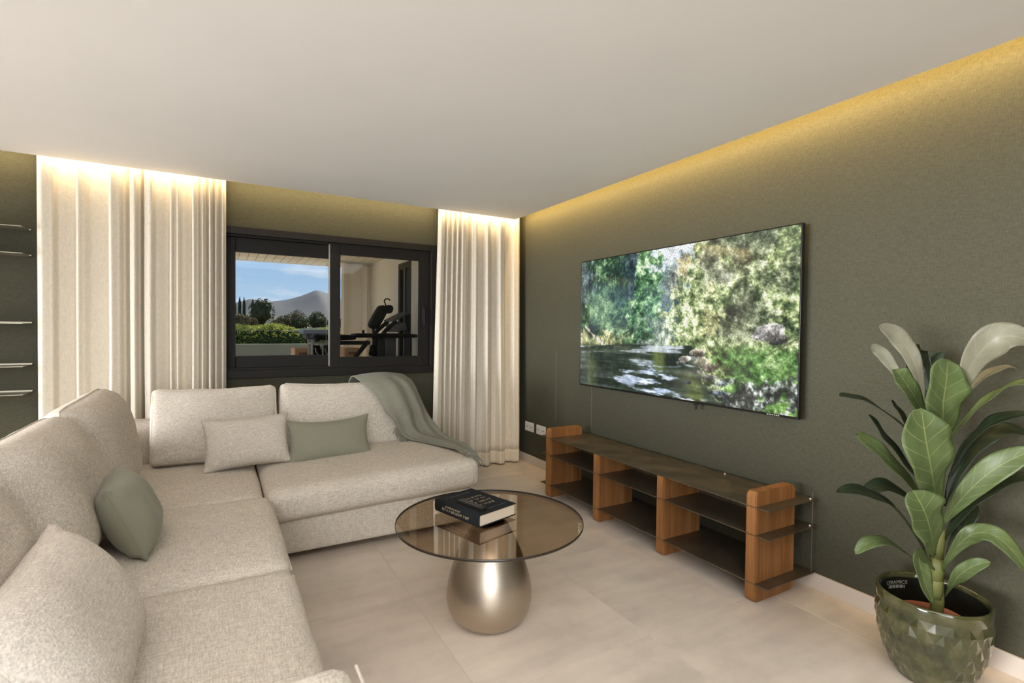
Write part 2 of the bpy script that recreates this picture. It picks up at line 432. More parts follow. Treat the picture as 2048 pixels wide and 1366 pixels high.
# window openings of the two walls the camera has behind it and to its left
struct(obj('wall_left', boxes([(XL-.2, XL, YF-.2, -1.25, -.1, 2.8), (XL-.2, XL, 4.45, YB+.25, -.1, 2.8), (XL-.2, XL, -1.25, 4.45, -.1, .15), (XL-.2, XL, -1.25, 4.45, 2.42, 2.8)]), M['wall']))
struct(obj('wall_rear', boxes([(XL, -3.5, YF-.2, YF, -.1, 2.8), (.1, XR, YF-.2, YF, -.1, 2.8), (-3.5, .1, YF-.2, YF, -.1, .15), (-3.5, .1, YF-.2, YF, 2.42, 2.8)]), M['wall']))
for nm, rects in (('window_2', [(XL-.16, XL-.09, y-.035, y+.035, .15, 2.42) for y in (-1.215, .65, 2.55, 4.415)]+[(XL-.16, XL-.09, -1.25, 4.45, .15, .22), (XL-.16, XL-.09, -1.25, 4.45, 2.35, 2.42)]),
                  ('window_3', [(x-.035, x+.035, YF-.16, YF-.09, .15, 2.42) for x in (-3.465, -1.7, .065)]+[(-3.5, .1, YF-.16, YF-.09, .15, .22), (-3.5, .1, YF-.16, YF-.09, 2.35, 2.42)])):
    struct(obj(nm, boxes(rects), M['frame']))
# plaster ceiling: lowered slab that stops short of two walls, and the slab above it
struct(obj('ceiling', boxes([(XL, XE, YF, YE, ZC, ZC+.045), (XL-.2, XR+.2, YF-.2, YB+.25, 2.78, 2.9)]), M['ceil']))
struct(obj('baseboard_right', B(XR-.014, XR, YF, YB, 0, .083, bev=.002), M['base']))
struct(obj('baseboard_back', B(XL, XR-.014, YB-.014, YB, 0, .083, bev=.002), M['base']))

# window in the back wall: outer frame and two sliding sashes
win = struct(bpy.data.objects.new('window_1', None)); C.objects.link(win); win.location = (.87, YB, WZ0); win.empty_display_size = .1
def rectframe(x0, x1, z0, z1, y0, y1, l, r, b, t, bev=.004):
    return boxes([(x0, x0+l, y0, y1, z0, z1), (x1-r, x1, y0, y1, z0, z1), (x0+l, x1-r, y0, y1, z0, z0+b), (x0+l, x1-r, y0, y1, z1-t, z1)], bev)
child('outer_frame', rectframe(WX0, WX1+.012, WZ0-.008, WZ1+.004, YB-.022, YB+.015, .05, .055, .065, .06), M['frame'], win)
child('frame_track', rectframe(WX0, WX1, WZ0, WZ1, YB+.012, YB+.14, .072, .065, .075, .072), M['frame'], win)
for (x0, x1, z0, z1, yy, l, r, b, t, hd) in ((.02, .93, 1.005, 2.075, YB+.085, .095, .085, .104, .125, False), (.835, 1.737, .992, 2.085, YB+.032, .085, .095, .098, .10, True)):
    s = child('sash', rectframe(x0, x1, z0, z1, yy-.022, yy+.022, l, r, b, t, .005), M['frame'], win)
    child('pane', B(x0+l-.004, x1-r+.004, yy-.003, yy+.003, z0+b-.004, z1-t+.004), M['pane'], s)
    child('gasket', rectframe(x0+l-.006, x1-r+.006, z0+b-.006, z1-t+.006, yy-.024, yy-.004, .006, .006, .006, .006, 0), M['dark'], s)
    if hd:
        bm = B(1.665, 1.69, yy-.034, yy-.02, 1.40, 1.56, bev=.005); box(bm, 1.668, 1.687, yy-.066, yy-.034, 1.515, 1.535, bev=.004); box(bm, 1.669, 1.686, yy-.07, yy-.056, 1.37, 1.535, bev=.006)
        h = child('handle', bm, M['dark'], s); h['label'] = 'black lever handle'
        child('stile_edge_highlight', B(.826, .8345, yy-.02, yy+.02, .985, 2.09, bev=.002), M['framelight'], s)  # aluminium edge of the meeting stile, its highlight put in as pale colour

# ------------------------------------------------------------------ curtains
def curtain(name, label, x0, x1, ctrl, yc, amp, flare, ztop, zbot, hem, pull=0.0, seed=0):
    cu = np.array([c[0] for c in ctrl]); cd = np.array([c[1] for c in ctrl])
    nu, nz_ = 260, 40
    u = np.linspace(0, 1, nu)
    k = np.clip(np.searchsorted(cu, u, side='right')-1, 0, len(cu)-2)
    f = (u-cu[k])/(cu[k+1]-cu[k]); f = f*f*(3-2*f)
    dep = cd[k]*(1-f)+cd[k+1]*f
    def surf(zs):
        P = np.zeros((len(u), len(zs), 3))
        for j, z in enumerate(zs):
            t = (ztop-z)/(ztop-zbot)
            wob = np.array([noise.noise(Vector((a*6+seed, t*1.5, seed))) for a in u])
            wx = np.array([noise.noise(Vector((a*5-seed, t*2.2, 3+seed))) for a in u])
            P[:, j, 0] = x0+(x1-x0)*u-pull*t*(1-u)**2+wx*.010*t
            P[:, j, 1] = yc-flare*t-dep*amp*(.82+.3*t)-wob*.012*t
            P[:, j, 2] = z
            if t > .97: P[:, j, 2] = z+.006*np.array([noise.noise(Vector((a*9, 0, seed))) for a in u])
        return P
    root = thing(name, label, 'curtain', (float((x0+x1)/2), yc, 0), 'linen curtains beside the dark window')
    P = surf(np.linspace(ztop, zbot+hem, nz_)); o = child('panel', grid_mesh('panel', P), M['curtain'], root, True)
    P = surf(np.linspace(zbot+hem, zbot, 6)); o2 = child('hem', grid_mesh('hem', P), M['curtain2'], root, True)
    for q in (o, o2):
        sm = q.modifiers.new('cloth', 'SOLIDIFY'); sm.thickness = .003; sm.offset = 0
    # curtain track hidden in the cove
    child('track', B(x0-.03, x1+.02, yc-.012, yc+.012, ztop, ztop+.03), M['white'], root)
    return root
curtain('curtain', 'wide white linen curtain left of the window, behind the sofa corner', -1.052, .047,
        [(0, -.1), (.03, .9), (.075, .75), (.10, -.2), (.17, -.5), (.20, .75), (.222, .45), (.26, -.3), (.335, -.55), (.362, 1.0), (.40, .7), (.425, -.1), (.452, -.95), (.462, .85), (.485, 1.0), (.508, .2),
         (.527, -1.1), (.538, .75), (.57, .95), (.60, .1), (.66, -.5), (.682, .75), (.70, .2), (.718, .7), (.745, -.2), (.79, -.7), (.806, .9), (.828, .3), (.848, -.5), (.858, .9), (.875, .1), (.89, -.8), (.902, .95),
         (.918, 0), (.928, -.8), (.938, .9), (.955, 0), (.965, -.7), (.978, .7), (1, 0)], 4.560, .056, .035, 2.66, .012, .12, 0, 1.3)
curtain('curtain', 'narrow gathered linen curtain filling the corner right of the window', 1.792, 2.665,
        [(0, .2), (.035, .8), (.07, .6), (.088, -.9), (.105, .7), (.13, .1), (.15, -.8), (.165, .7), (.19, 0), (.205, -.8), (.22, .8), (.245, .1), (.258, -.7), (.275, .85), (.31, .7), (.345, .2), (.372, -1.1), (.40, .6), (.435, .9),
         (.48, -.6), (.53, -.4), (.575, .95), (.60, .7), (.66, -.7), (.69, -.4), (.735, 1.0), (.78, .8), (.83, -.6), (.865, -.3), (.92, .8), (.97, .9), (1, .3)], 4.56, .042, .055, 2.66, .012, .125, .085, 4.7)

# ------------------------------------------------------------------ thin metal wall shelves at the far left
for z, lb in ((1.975, 'topmost thin dark metal wall shelf at the far left edge'), (1.803, 'second highest thin metal wall shelf, just below the topmost one'), (1.351, 'middle one of the five thin metal wall shelves left of the curtain'),
              (1.072, 'second lowest thin metal wall shelf left of the white curtain'), (.89, 'lowest thin metal wall shelf, nearest the sofa back')):
    sh = thing('wall_shelf', lb, 'shelf', (-1.55, YB, z), 'thin metal wall shelves left of the curtain')
    child('shelf_board', B(-2.0, -1.10, YB-.205, YB-.002, z-.0022, z+.0022, bev=.001), M['bronze_lit'], sh)
    child('rear_flange', B(-2.0, -1.10, YB-.008, YB-.001, z-.002, z+.012, bev=.0015), M['bronze_lit'], sh)

# ------------------------------------------------------------------ sockets low on the right wall
for k, (y, lb) in enumerate(((4.402, 'white double wall socket nearest the corner curtain'), (4.188, 'white double wall socket partly behind the console end panel'))):
    so = thing('wall_socket', lb, 'socket', (XR, y, .368), 'white sockets low on the green wall')
    child('plate', B(XR-.009, XR, y-.082, y+.082, .322, .414, bev=.004), M['white'], so)
    for dy in (-.04, .04):
        me = lathe('socket_face', [(.0, -.001), (.026, -.001), (.027, 0), (.03, .001), (.03, .002)], 20)
        q = child('socket_face', me, M['white'], so); q.data.transform(Matrix.Translation((XR-.0085, y+dy, .368)) @ Matrix.Rotation(-math.pi/2, 4, 'Y'))
        child('socket_hole', boxes([(XR-.012, XR-.0085, y+dy-.012, y+dy-.007, .364, .372), (XR-.012, XR-.0085, y+dy+.007, y+dy+.012, .364, .372)]), M['dark'], so)

# ------------------------------------------------------------------ television
def fbm(w, h, fx, fy, octv=5, seed=0, pers=.55):
    rg = np.random.RandomState(seed); a = np.zeros((h, w)); am = 1.0; tot = 0
    for o in range(octv):
        nx, ny = int(fx*2**o)+2, int(fy*2**o)+2
        g = rg.rand(ny+1, nx+1)
        x = np.linspace(0, nx-1.001, w); y = np.linspace(0, ny-1.001, h)
        xi, yi = x.astype(int), y.astype(int); xf, yf = x-xi, y-yi
        xf = xf*xf*(3-2*xf); yf = (yf*yf*(3-2*yf))[:, None]
        a += am*((g[np.ix_(yi, xi)]*(1-xf)+g[np.ix_(yi, xi+1)]*xf)*(1-yf)+(g[np.ix_(yi+1, xi)]*(1-xf)+g[np.ix_(yi+1, xi+1)]*xf)*yf)
        tot += am; am *= pers
    a /= tot; return np.clip((a-.5)*1.9+.5, 0, 1)
def picture(w=520, h=293):
    v, u = np.meshgrid(np.linspace(0, 1, h), np.linspace(0, 1, w), indexing='ij')
    col = np.zeros((h, w, 3))
    def pal(n, stops):
        p = [s[0] for s in stops]; return np.stack([np.interp(n, p, [s[1][c] for s in stops]) for c in range(3)], -1)
    def put(mask, c):
        nonlocal col
        mk = np.clip(mask, 0, 1)[..., None]; col = col*(1-mk)+c*mk
    def sm(x, a, b): t = np.clip((x-a)/(b-a), 0, 1); return t*t*(3-2*t)
    n0 = fbm(w, h, 7, 4, 6, 1, .7); n1 = fbm(w, h, 26, 15, 4, 2, .75); n2 = fbm(w, h, 5, 3, 4, 3); n3 = fbm(w, h, 46, 26, 3, 4, .8); nb = fbm(w, h, 12, 7, 4, 9, .6)
    rag = (n1-.5)*.07+(nb-.5)*.10
    leaf = np.clip((.5*n1+.5*n3-.5)*1.35+.5, 0, 1)
    # far pale trees and sky gap
    put(np.ones((h, w)), pal(leaf, [(0, (70, 92, 88)), (.5, (120, 140, 120)), (1, (190, 205, 190))]))
    sky = sm(v+rag*1.4, .20, .10)*sm(np.abs(u-.53)+rag, .13, .08)
    put(sky, pal(n0, [(0, (215, 228, 240)), (1, (240, 245, 250))]))
    for cx, wd, top in ((.475, .03, .03), (.50, .022, .10), (.545, .025, .07), (.575, .03, .02), (.60, .04, .0)):
        con = sm(wd*(v-top)*3.2+.004-np.abs(u-cx)+rag*.25, -.006, .006)*(v > top)*(v < .45)
        put(con*.8, pal(leaf, [(0, (88, 112, 118)), (1, (165, 182, 182))]))
    # dark forest on the left
    put(sm(.36-u+rag, -.01, .02)*sm(.78-v, 0, .03), pal(.6*leaf+.4*n0, [(0, (10, 24, 22)), (.4, (30, 62, 44)), (.65, (74, 112, 70)), (1, (165, 190, 150))]))
    for cx, wd, top, c0, c1 in ((.02, .05, 0, (18, 34, 42), (90, 110, 120)), (.33, .05, -.1, (14, 28, 48), (66, 92, 112)), (.29, .03, -.2, (16, 34, 42), (60, 96, 90))):
        put(sm(wd-np.abs(u-cx)+rag*.8, -.01, .01)*(v < .35+rag)*.85, pal(leaf, [(0, c0), (1, c1)]))
    for cx in (.075, .105, .122, .16, .21): put(sm(.0022-np.abs(u-cx-.02*v+rag*.05), -.002, .001)*(v < .36)*np.clip(n1*1.6-.5, 0, .8), np.array((175, 188, 172.)))
    put(sm(.14-np.abs(u-.39)+rag*1.2-.09*np.abs(v-.3), .045, .08)*(v < .62), pal(leaf, [(0, (24, 60, 38)), (.5, (82, 132, 84)), (1, (190, 216, 164))]))
    put(sm(.5-v+rag, -.02, .02)*sm(.07-np.abs(u-.12)+rag, -.03, .03)*sm(v, .2, .3)*.5, np.array((130, 165, 110.)))
    # bright trees on the right
    put(sm(u-.50-.10*sm(.5-v, 0, .5)+rag*1.1, -.01, .03), pal(.75*leaf+.25*n0, [(0, (24, 36, 24)), (.28, (84, 108, 62)), (.5, (146, 164, 104)), (.72, (206, 214, 162)), (1, (244, 246, 220))]))
    put(sm(nb, .5, .7)*sm(.17-np.abs(u-.64)-.5*np.abs(v-.22), 0, .06)*.5, pal(leaf, [(0, (96, 92, 84)), (1, (200, 200, 190))]))
    put(sm(n2+.4*nb, .62, .85)*sm(u-.62, 0, .1)*sm(.66-v, 0, .1)*.5, pal(leaf, [(0, (20, 24, 26)), (1, (96, 104, 88))]))
    put(sm(.075-np.abs(u-.80)-.8*np.abs(v-.44)+rag, -.01, .03)*.7, pal(leaf, [(0, (18, 24, 22)), (1, (110, 116, 90))]))
    put(sm(.06-np.abs(u-.70)-.35*np.abs(v-.48)+rag, -.01, .02)*.9, pal(leaf, [(0, (96, 104, 58)), (1, (226, 224, 160))]))
    for a, b, cx in ((0, .25, .80), (.02, .30, .83), (.3, .5, .76)): put(sm(.0035-np.abs(u-cx-.10*(v-.1)+rag*.12), -.003, .002)*(v > a)*(v < b)*np.clip(n1*2.2-.6, 0, .85), np.array((196, 194, 184.)))
    put(sm(.03-np.abs(u-.60)-.4*np.abs(v-.10)+rag, -.01, .02)*.6, np.array((196, 170, 120.)))
    # left bank with its pale fallen trunk
    put(sm(.30-u+rag, -.02, .05)*sm(v+rag, .56, .62)*sm(.74-v+rag*.5, -.01, .02), pal(leaf, [(0, (70, 84, 44)), (1, (206, 202, 150))]))
    put(sm(.013-np.abs((v-.52)-.95*np.maximum(u-.03, 0)**.85*.9)+rag*.12, -.006, .004)*(u < .19)*(u > .03), pal(leaf, [(0, (150, 142, 130)), (1, (230, 226, 214))]))
    # river
    wy = .655+.05*np.clip(.30-u, 0, .3)*2; edge = .60+.34*(v-.62)+rag*.7
    riv = sm(v-wy+rag*.12, -.006, .008)*sm(edge-u, -.012, .012)
    st = fbm(w, h, 5, 34, 4, 11, .6); st2 = fbm(w, h, 9, 24, 4, 12, .65)
    put(riv, pal(.5*st+.5*n0, [(0, (12, 20, 18)), (.45, (38, 52, 38)), (.7, (76, 88, 74)), (1, (140, 152, 150))]))
    put(riv*sm(v, .75, .95)*sm(.25-u, 0, .15)*.8, pal(st, [(0, (12, 22, 18)), (1, (58, 70, 74))]))
    put(riv*sm(.05-np.abs(u-.47), 0, .04)*sm(.86-v, 0, .05)*.7, np.array((110, 126, 62.)))
    put(riv*sm(.06-np.abs(u-.62-.2*(v-.85)), 0, .05)*sm(v, .8, .88)*.8, pal(st, [(0, (48, 58, 22)), (1, (120, 134, 66))]))
    put(riv*sm(.06-np.abs(u-.08), 0, .05)*sm(v, .74, .84)*.5, np.array((96, 110, 58.)))
    ax = .40+.16*(v-.72); foam = sm(.15+.06*(v-.7)-np.abs(u-ax)+(st2-.5)*.22, 0, .09)*sm(v+(st-.5)*.12, .74, .82)
    put(riv*foam*sm(st2*.6+st*.4, .42, .62), pal(st2, [(0, (120, 140, 176)), (.6, (186, 204, 232)), (1, (240, 246, 255))]))
    foam2 = sm(.10-np.abs(u-.32-.0*v)+(st-.5)*.2, 0, .05)*sm(.05-np.abs(v-.93)+(st2-.5)*.06, 0, .03)
    put(riv*foam2*.85, pal(st, [(0, (150, 170, 210)), (1, (232, 242, 255))]))
    put(riv*sm(st, .60, .72)*sm(.75-v, 0, .06)*.8, np.array((206, 218, 232.)))
    # right bank: rocks and grass
    gr = sm(u-edge-.01, -.01, .02)*sm(v+rag*.6, .62, .68)
    put(gr, pal(leaf, [(0, (34, 40, 26)), (.5, (86, 104, 52)), (1, (190, 200, 146))]))
    put(gr*sm(u-.72-.25*(v-.7)+rag, -.02, .03)*sm(.93-v+.2*(1-u), 0, .05), pal(.5*leaf+.5*nb, [(0, (24, 50, 22)), (.45, (82, 128, 58)), (1, (196, 220, 150))]))
    put(gr*sm(v-.84-.25*(.85-u)+rag*1.2, -.02, .03), pal(leaf, [(0, (10, 12, 14)), (.5, (54, 60, 56)), (.75, (126, 134, 128)), (1, (214, 220, 214))]))
    put(gr*sm(v-.84-.25*(.85-u), -.02, .03)*sm(nb, .55, .68)*.8, pal(leaf, [(0, (30, 74, 22)), (1, (130, 180, 74))]))
    for cx, cy, rx, ry, c0, c1 in ((.645, .695, .034, .03, (74, 68, 58), (190, 180, 160)), (.60, .735, .028, .022, (120, 112, 100), (226, 220, 206)), (.665, .75, .042, .036, (100, 100, 78), (196, 190, 160)),
                                   (.70, .78, .03, .03, (70, 62, 52), (150, 138, 120)), (.905, .565, .05, .05, (96, 94, 92), (226, 222, 216)), (.94, .60, .03, .03, (50, 48, 46), (130, 126, 120)),
                                   (.61, .885, .026, .018, (10, 12, 16), (60, 64, 70)), (.755, .87, .04, .022, (46, 52, 58), (160, 170, 176)), (.735, .93, .035, .018, (24, 30, 36), (110, 122, 130)), (.70, .84, .03, .02, (40, 40, 38), (140, 138, 130)),
                                   (.655, .815, .02, .014, (50, 48, 44), (170, 164, 150)), (.58, .765, .02, .012, (60, 60, 58), (180, 180, 176))):
        q = np.abs((u-cx)/rx+.25*(v-cy)/ry)**2.6+np.abs((v-cy)/ry)**2.2+rag*9
        put(sm(1.05-q, 0, .25), pal(np.clip(.5-(v-cy)/ry*.45+(n3-.5)*1.1, 0, 1), [(0, c0), (1, c1)]))
    put(sm(.004-np.abs((v-.66)+1.0*(u-.93)), -.003, .002)*(u > .90), np.array((96, 96, 70.)))
    px_ = np.random.RandomState(77).rand(h, w); px_ = (px_+np.roll(px_, 1, 0)+np.roll(px_, 1, 1)+np.roll(np.roll(px_, 1, 0), 1, 1))/4
    fol = np.where(riv > .5, .25, 1.0)
    col *= (.90+.34*n3+.16*(n1-.5)+fol*1.0*(px_-.5))[..., None]      # fine leaf and ripple speckle
    gl = col.mean(-1, keepdims=True); col = gl+(col-gl)*.9
    return np.clip(12+col*.97, 0, 255)
TY0, TY1, TZ0, TZ1, TX = 1.600, 3.496, .886, 1.925, 2.658
tv = thing('television', 'large flat television on the green wall showing a forest stream', 'television', (XR, (TY0+TY1)/2, 1.4))
child('back_shell', boxes([(TX+.012, TX+.035, TY0+.004, TY1-.004, TZ0+.004, TZ1-.004), (TX+.035, XR-.002, TY0+.45, TY1-.45, TZ0+.25, TZ1-.25)], .003), M['dark'], tv)
def tframe(y0, y1, z0, z1, x0, x1, s, b): return boxes([(x0, x1, y0, y0+s, z0, z1), (x0, x1, y1-s, y1, z0, z1), (x0, x1, y0+s, y1-s, z0, z0+b), (x0, x1, y0+s, y1-s, z1-s, z1)], .0015)
child('bezel', tframe(TY0, TY1, TZ0, TZ1, TX-.0005, TX+.026, .007, .013), M['black'], tv)
pic = picture(); ph, pw = pic.shape[:2]
ys = np.linspace(TY1-.007, TY0+.007, pw); zs = np.linspace(TZ1-.007, TZ0+.013, ph)
PP = np.zeros((ph, pw, 3)); PP[..., 0] = TX+.001; PP[..., 1] = ys[None, :]; PP[..., 2] = zs[:, None]
sme = grid_mesh('screen', PP)
ca = sme.color_attributes.new('picture', 'FLOAT_COLOR', 'POINT')
lin = pic/255.0; lin = np.where(lin <= .04045, lin/12.92, ((lin+.055)/1.055)**2.4)
ca.data.foreach_set('color', np.concatenate([lin, np.ones((ph, pw, 1))], -1).astype(np.float32).ravel())
def mk_screen():
    mm = mat('lit_screen', (.004, .004, .004), .07, spec=.5, IOR=1.75); g = G(mm)
    a = g.n('ShaderNodeVertexColor'); a.layer_name = 'picture'
    g.l(a.outputs[0], g.b.inputs['Emission Color']); g.b.inputs['Emission Strength'].default_value = .84
    return mm
child('screen', sme, mk_screen(), tv)
bm = B(TX+.002, TX+.016, 2.262, 2.294, TZ0-.014, TZ0+.002, bev=.003); box(bm, TX+.006, TX+.014, 2.272, 2.284, TZ0-.04, TZ0-.01, bev=.002)
child('sensor', bm, M['dark'], tv)
bm = bmesh.new()
for k in range(7): box(bm, TX-.0015, TX-.0003, 1.778-.011*k-.007, 1.778-.011*k, TZ0+.004, TZ0+.009)
child('maker_mark', bm, mat('silver_print', (.4, .4, .4), .4), tv)

# ------------------------------------------------------------------ low console of oak panels and bronze sheet shelves
co = thing('console', 'low open media console of oak panels and dark metal shelves under the television', 'console', (2.47, 2.52, 0))
def rpanel(y0, y1, x0, x1, z0, z1, r, rb):
    bm = bmesh.new(); pts = []
    for (cx, cz, a0, rr) in ((x1, z0, -90, rb), (x1, z1, 0, r), (x0, z1, 90, r), (x0, z0, 180, rb)):
        ccx = cx-rr if cx == x1 else cx+rr; ccz = cz-rr if cz == z1 else cz+rr
        for k in range(7):
            a = math.radians(a0+90*k/6); pts.append((ccx+rr*math.cos(a), ccz+rr*math.sin(a)))
    f = bm.faces.new([bm.verts.new((x, y0, z)) for x, z in pts])
    ex = bmesh.ops.extrude_face_region(bm, geom=[f]); bmesh.ops.translate(bm, vec=(0, y1-y0, 0), verts=[v for v in ex['geom'] if isinstance(v, bmesh.types.BMVert)])
    bmesh.ops.recalc_face_normals(bm, faces=bm.faces)
    es = [e for e in bm.edges if len(e.link_faces) == 2 and max(len(f.verts) for f in e.link_faces) > 4]
    bmesh.ops.bevel(bm, geom=es, offset=.004, segments=2, affect='EDGES'); return bm
PX0, PX1 = 2.300, 2.625
for y, top in ((1.612, .555), (2.219, .477), (2.826, .477), (3.433, .555)):
    o = child('upright_panel', rpanel(y-.028, y+.028, PX0, PX1, 0.0, top, .03 if top > .5 else .004, .03), M['wood'], co)
for z in (.480, .340, .098):
    o = child('shelf', B(PX0-.0016, XR-.03, 1.515, 3.535, z-.0025, z+.0025, bev=.001, seg=1), M['bronze'], co)
for y0, y1 in ((1.641, 2.19), (2.248, 2.797), (2.855, 3.404)):
    child('back_plate', B(2.612, 2.616, y0, y1, .3425, .4775), M['bronze'], co)
for y in (1.525, 3.525):
    child('tie_rod', T([(XR-.05, y, .098), (XR-.05, y, .52)], .0022, 6), M['bronze'], co)
for y, z in ((1.53, .4825), (1.53, .3425), (1.68, .4825), (2.05, .4825)):
    me = lathe('screw_cap', [(0, .007), (.003, .0065), (.0042, .004), (.0042, 0)], 10); me.transform(Matrix.Translation((XR-.062, y, z)))
    child('screw_cap', me, M['white'], co)

# ================================================================== SOFA
sofa = thing('sectional_sofa', 'large L-shaped beige linen sectional sofa wrapping the corner by the window', 'sofa', (-.2, 3.0, 0))
def soft(name, x0, x1, y0, y1, z0, z1, r, bulge, rot=(0, 0, 0), seed=0, wr=.004, n=16, par=None, m=None):
    bm = soft_box(x1-x0, y1-y0, z1-z0, r, bulge, n, wr, 4, seed)
    xform(bm, ((x0+x1)/2, (y0+y1)/2, (z0+z1)/2), rot)
    return child(name, bm, m or M['sofa'], par or sofa, True)
soft('base', -.93, .185, .97, 3.10, .05, .25, .03, (0, 0, 0), seed=1, wr=.003)
soft('base', -.93, 1.49, 3.125, 4.40, .05, .285, .03, (0, 0, 0), seed=2, wr=.003)
soft('backrest', -.97, -.76, .95, 4.41, .06, .68, .055, (.01, 0, .0), seed=3)
soft('backrest', -.76, 1.40, 4.20, 4.41, .06, .70, .055, (0, .01, 0), seed=4)
soft('armrest', -.93, .248, .95, 1.160, .05, .612, .04, (0, .01, .01), seed=5)
cor = soft('seat_cushion', -.76, .212, 3.085, 4.195, .235, .422, .05, (.006, .006, .020), seed=6)
rgt = soft('seat_cushion', .222, 1.53, 3.075, 4.20, .262, .455, .062, (.0, .012, .016), rot=(0, math.radians(-1.9), 0), seed=7)
sl2 = soft('seat_cushion', -.76, .246, 2.125, 3.072, .238, .437, .055, (.008, .006, .016), seed=8)
sl3 = soft('seat_cushion', -.76, .248, 1.160, 2.112, .238, .437, .055, (.008, .006, .016), seed=9)
for (y0, y1), s in (((2.15, 3.045), sl2), ((1.19, 2.09), sl3)):
    child('piping', T([(.2445, y0+(y1-y0)*k/12, .398+.002*math.sin(k*1.7)) for k in range(13)], .0035, 6), M['pip'], s)
child('piping', T([(.262,   .965+.175*k/6, .598) for k in range(7)], .004, 6), M['pip'], sofa)
for x, y in ((.12, 1.05), (.02, 2.9), (-.86, 1.05), (-.86, 4.3), (1.3, 3.5), (1.3, 4.3), (.3, 3.5)):
    child('foot', lathe('foot', [(0, 0), (.022, 0), (.024, .004), (.026, .055), (0, .055)], 16, x, y), M['dark'], sofa, True)
# loose back cushions: two boxy ones on the long side, three puffy ones on the left run
def boxcush(cx, w, cy, cz, h, t, lean, tilt, seed):
    bm = soft_box(w, t, h, .032, (.006, .05, .008), 20, .009, 5, seed)
    for v in bm.verts:
        v.co.z -= .018*max(0, 1-(v.co.x/(w*.5))**2)*max(0, v.co.z/(h*.5))
    Mx = xform(bm, (cx, cy, cz), (lean, tilt, 0))
    c = child('back_cushion', bm, M['sofa'], sofa, True)
    pts = []
    hw, hh = w/2-.010, h/2-.010
    for (xx, zz) in [(-hw, -hh+.05), (-hw, hh-.03), (-hw+.03, hh)]+[(-hw+.03+(2*hw-.06)*k/12, hh-.018*(1-(-1+2*k/12)**2)) for k in range(1, 12)]+[(hw-.03, hh), (hw, hh-.03), (hw, -hh+.05)]:
        pts.append(Mx @ Vector((xx, -t/2+.014, zz)))
    child('piping', T(pts, .0055, 6), M['pip'], c)
    return c
boxcush(-.012, .745, 4.065, .672, .50, .185, -.33, 0, 21)
boxcush(.862, .965, 4.065, .672, .505, .19, -.33, .012, 22)
def puffcush(cy, w, cx, cz, h, t, lean, seed, yaw=math.pi/2, tilt=0):
    bm, bd = pillow(w, h, t, 3.6, .44, .035, 30, .016, 4.2, seed, rc=.055)
    Mx = xform(bm, (cx, cy, cz), (lean, tilt, yaw))
    c = child('back_cushion', bm, M['sofa'], sofa, True)
    child('piping', T([Mx @ p for p in bd]+[Mx @ bd[0]], .004, 6), M['pip'], c)
puffcush(3.44, .84, -.570, .690, .575, .32, -.20, 31, math.pi/2-.03, -.03)
puffcush(2.60, 1.0, -.585, .682, .55, .33, -.36, 32, math.pi/2+.03, .02)
puffcush(1.63, .97, -.60, .675, .55, .33, -.36, 33)

# ------------------------------------------------------------------ throw pillows
def throw(name, label, m, w, h, t, loc, rot, seed, pinch=.09, group=None, sag=0, q=.55, wr=.008):
    bm, bd = pillow(w, h, t, 3.0, q, pinch, 32, wr, 6.5, seed, sag)
    root = thing(name, label, 'pillow', loc, group)
    Mx = xform(bm, loc, rot)
    child('cover', bm, m, root, True)
    child('edge_seam', T([Mx @ p for p in bd]+[Mx @ bd[0]], .0014, 5), m, root)
throw('throw_pillow', 'small beige linen throw pillow leaning on the back cushion near the corner', M['pillow'], .515, .335, .15, (.160, 3.745, .598), (-.36, -.035, .03), 41)
throw('throw_pillow', 'sage green lumbar pillow between the beige pillow and the blanket', M['sage'], .565, .315, .14, (.672, 3.735, .570), (-.40, -.02, -.02), 42, .10, 'sage green pillows', .02)
throw('throw_pillow', 'sage green pillow on the left run of the sofa, seen from its end', M['sage'],  .445, .31, .185, (-.318, 2.57, .592), (-.42, .03, math.pi/2+.08), 43, .075, 'sage green pillows', wr=.012)
throw('throw_pillow', 'large beige linen pillow nearest the camera at the left edge', M['pillow'], .62, .40, .20, (-.315, 1.60, .608), (-.56, .0, math.pi/2), 44, .07, wr=.012)

# ------------------------------------------------------------------ blanket over the end of the sofa
BL = [((.90, 4.30, .80), (1.30, 4.33, .80)), ((.92, 4.20, .945), (1.32, 4.24, .945)),
      ((0.971, 4.02, 0.901), (1.356, 4.12, 0.924)),
      ((1.058, 3.95, 0.811), (1.383, 4.06, 0.879)),
      ((1.107, 3.915, 0.701), (1.427, 4.0, 0.76)),
      ((1.164, 3.895, 0.637), (1.461, 3.95, 0.667)),
      ((1.213, 3.865, 0.534), (1.491, 3.88, 0.594)),
      ((1.273, 3.81, 0.487), (1.538, 3.72, 0.497)),
      ((1.331, 3.7, 0.484), (1.543, 3.5, 0.490)),
      ((1.393, 3.53, 0.487), (1.545, 3.37, 0.490)),
      ((1.473, 3.28, 0.490), (1.542, 3.27, 0.490)),
      ((1.472, 3.2, 0.484), (1.544, 3.16, 0.470))]
bl = thing('blanket', 'grey green knitted throw blanket draped over the right end of the sofa', 'blanket', (1.35, 3.7, .45))
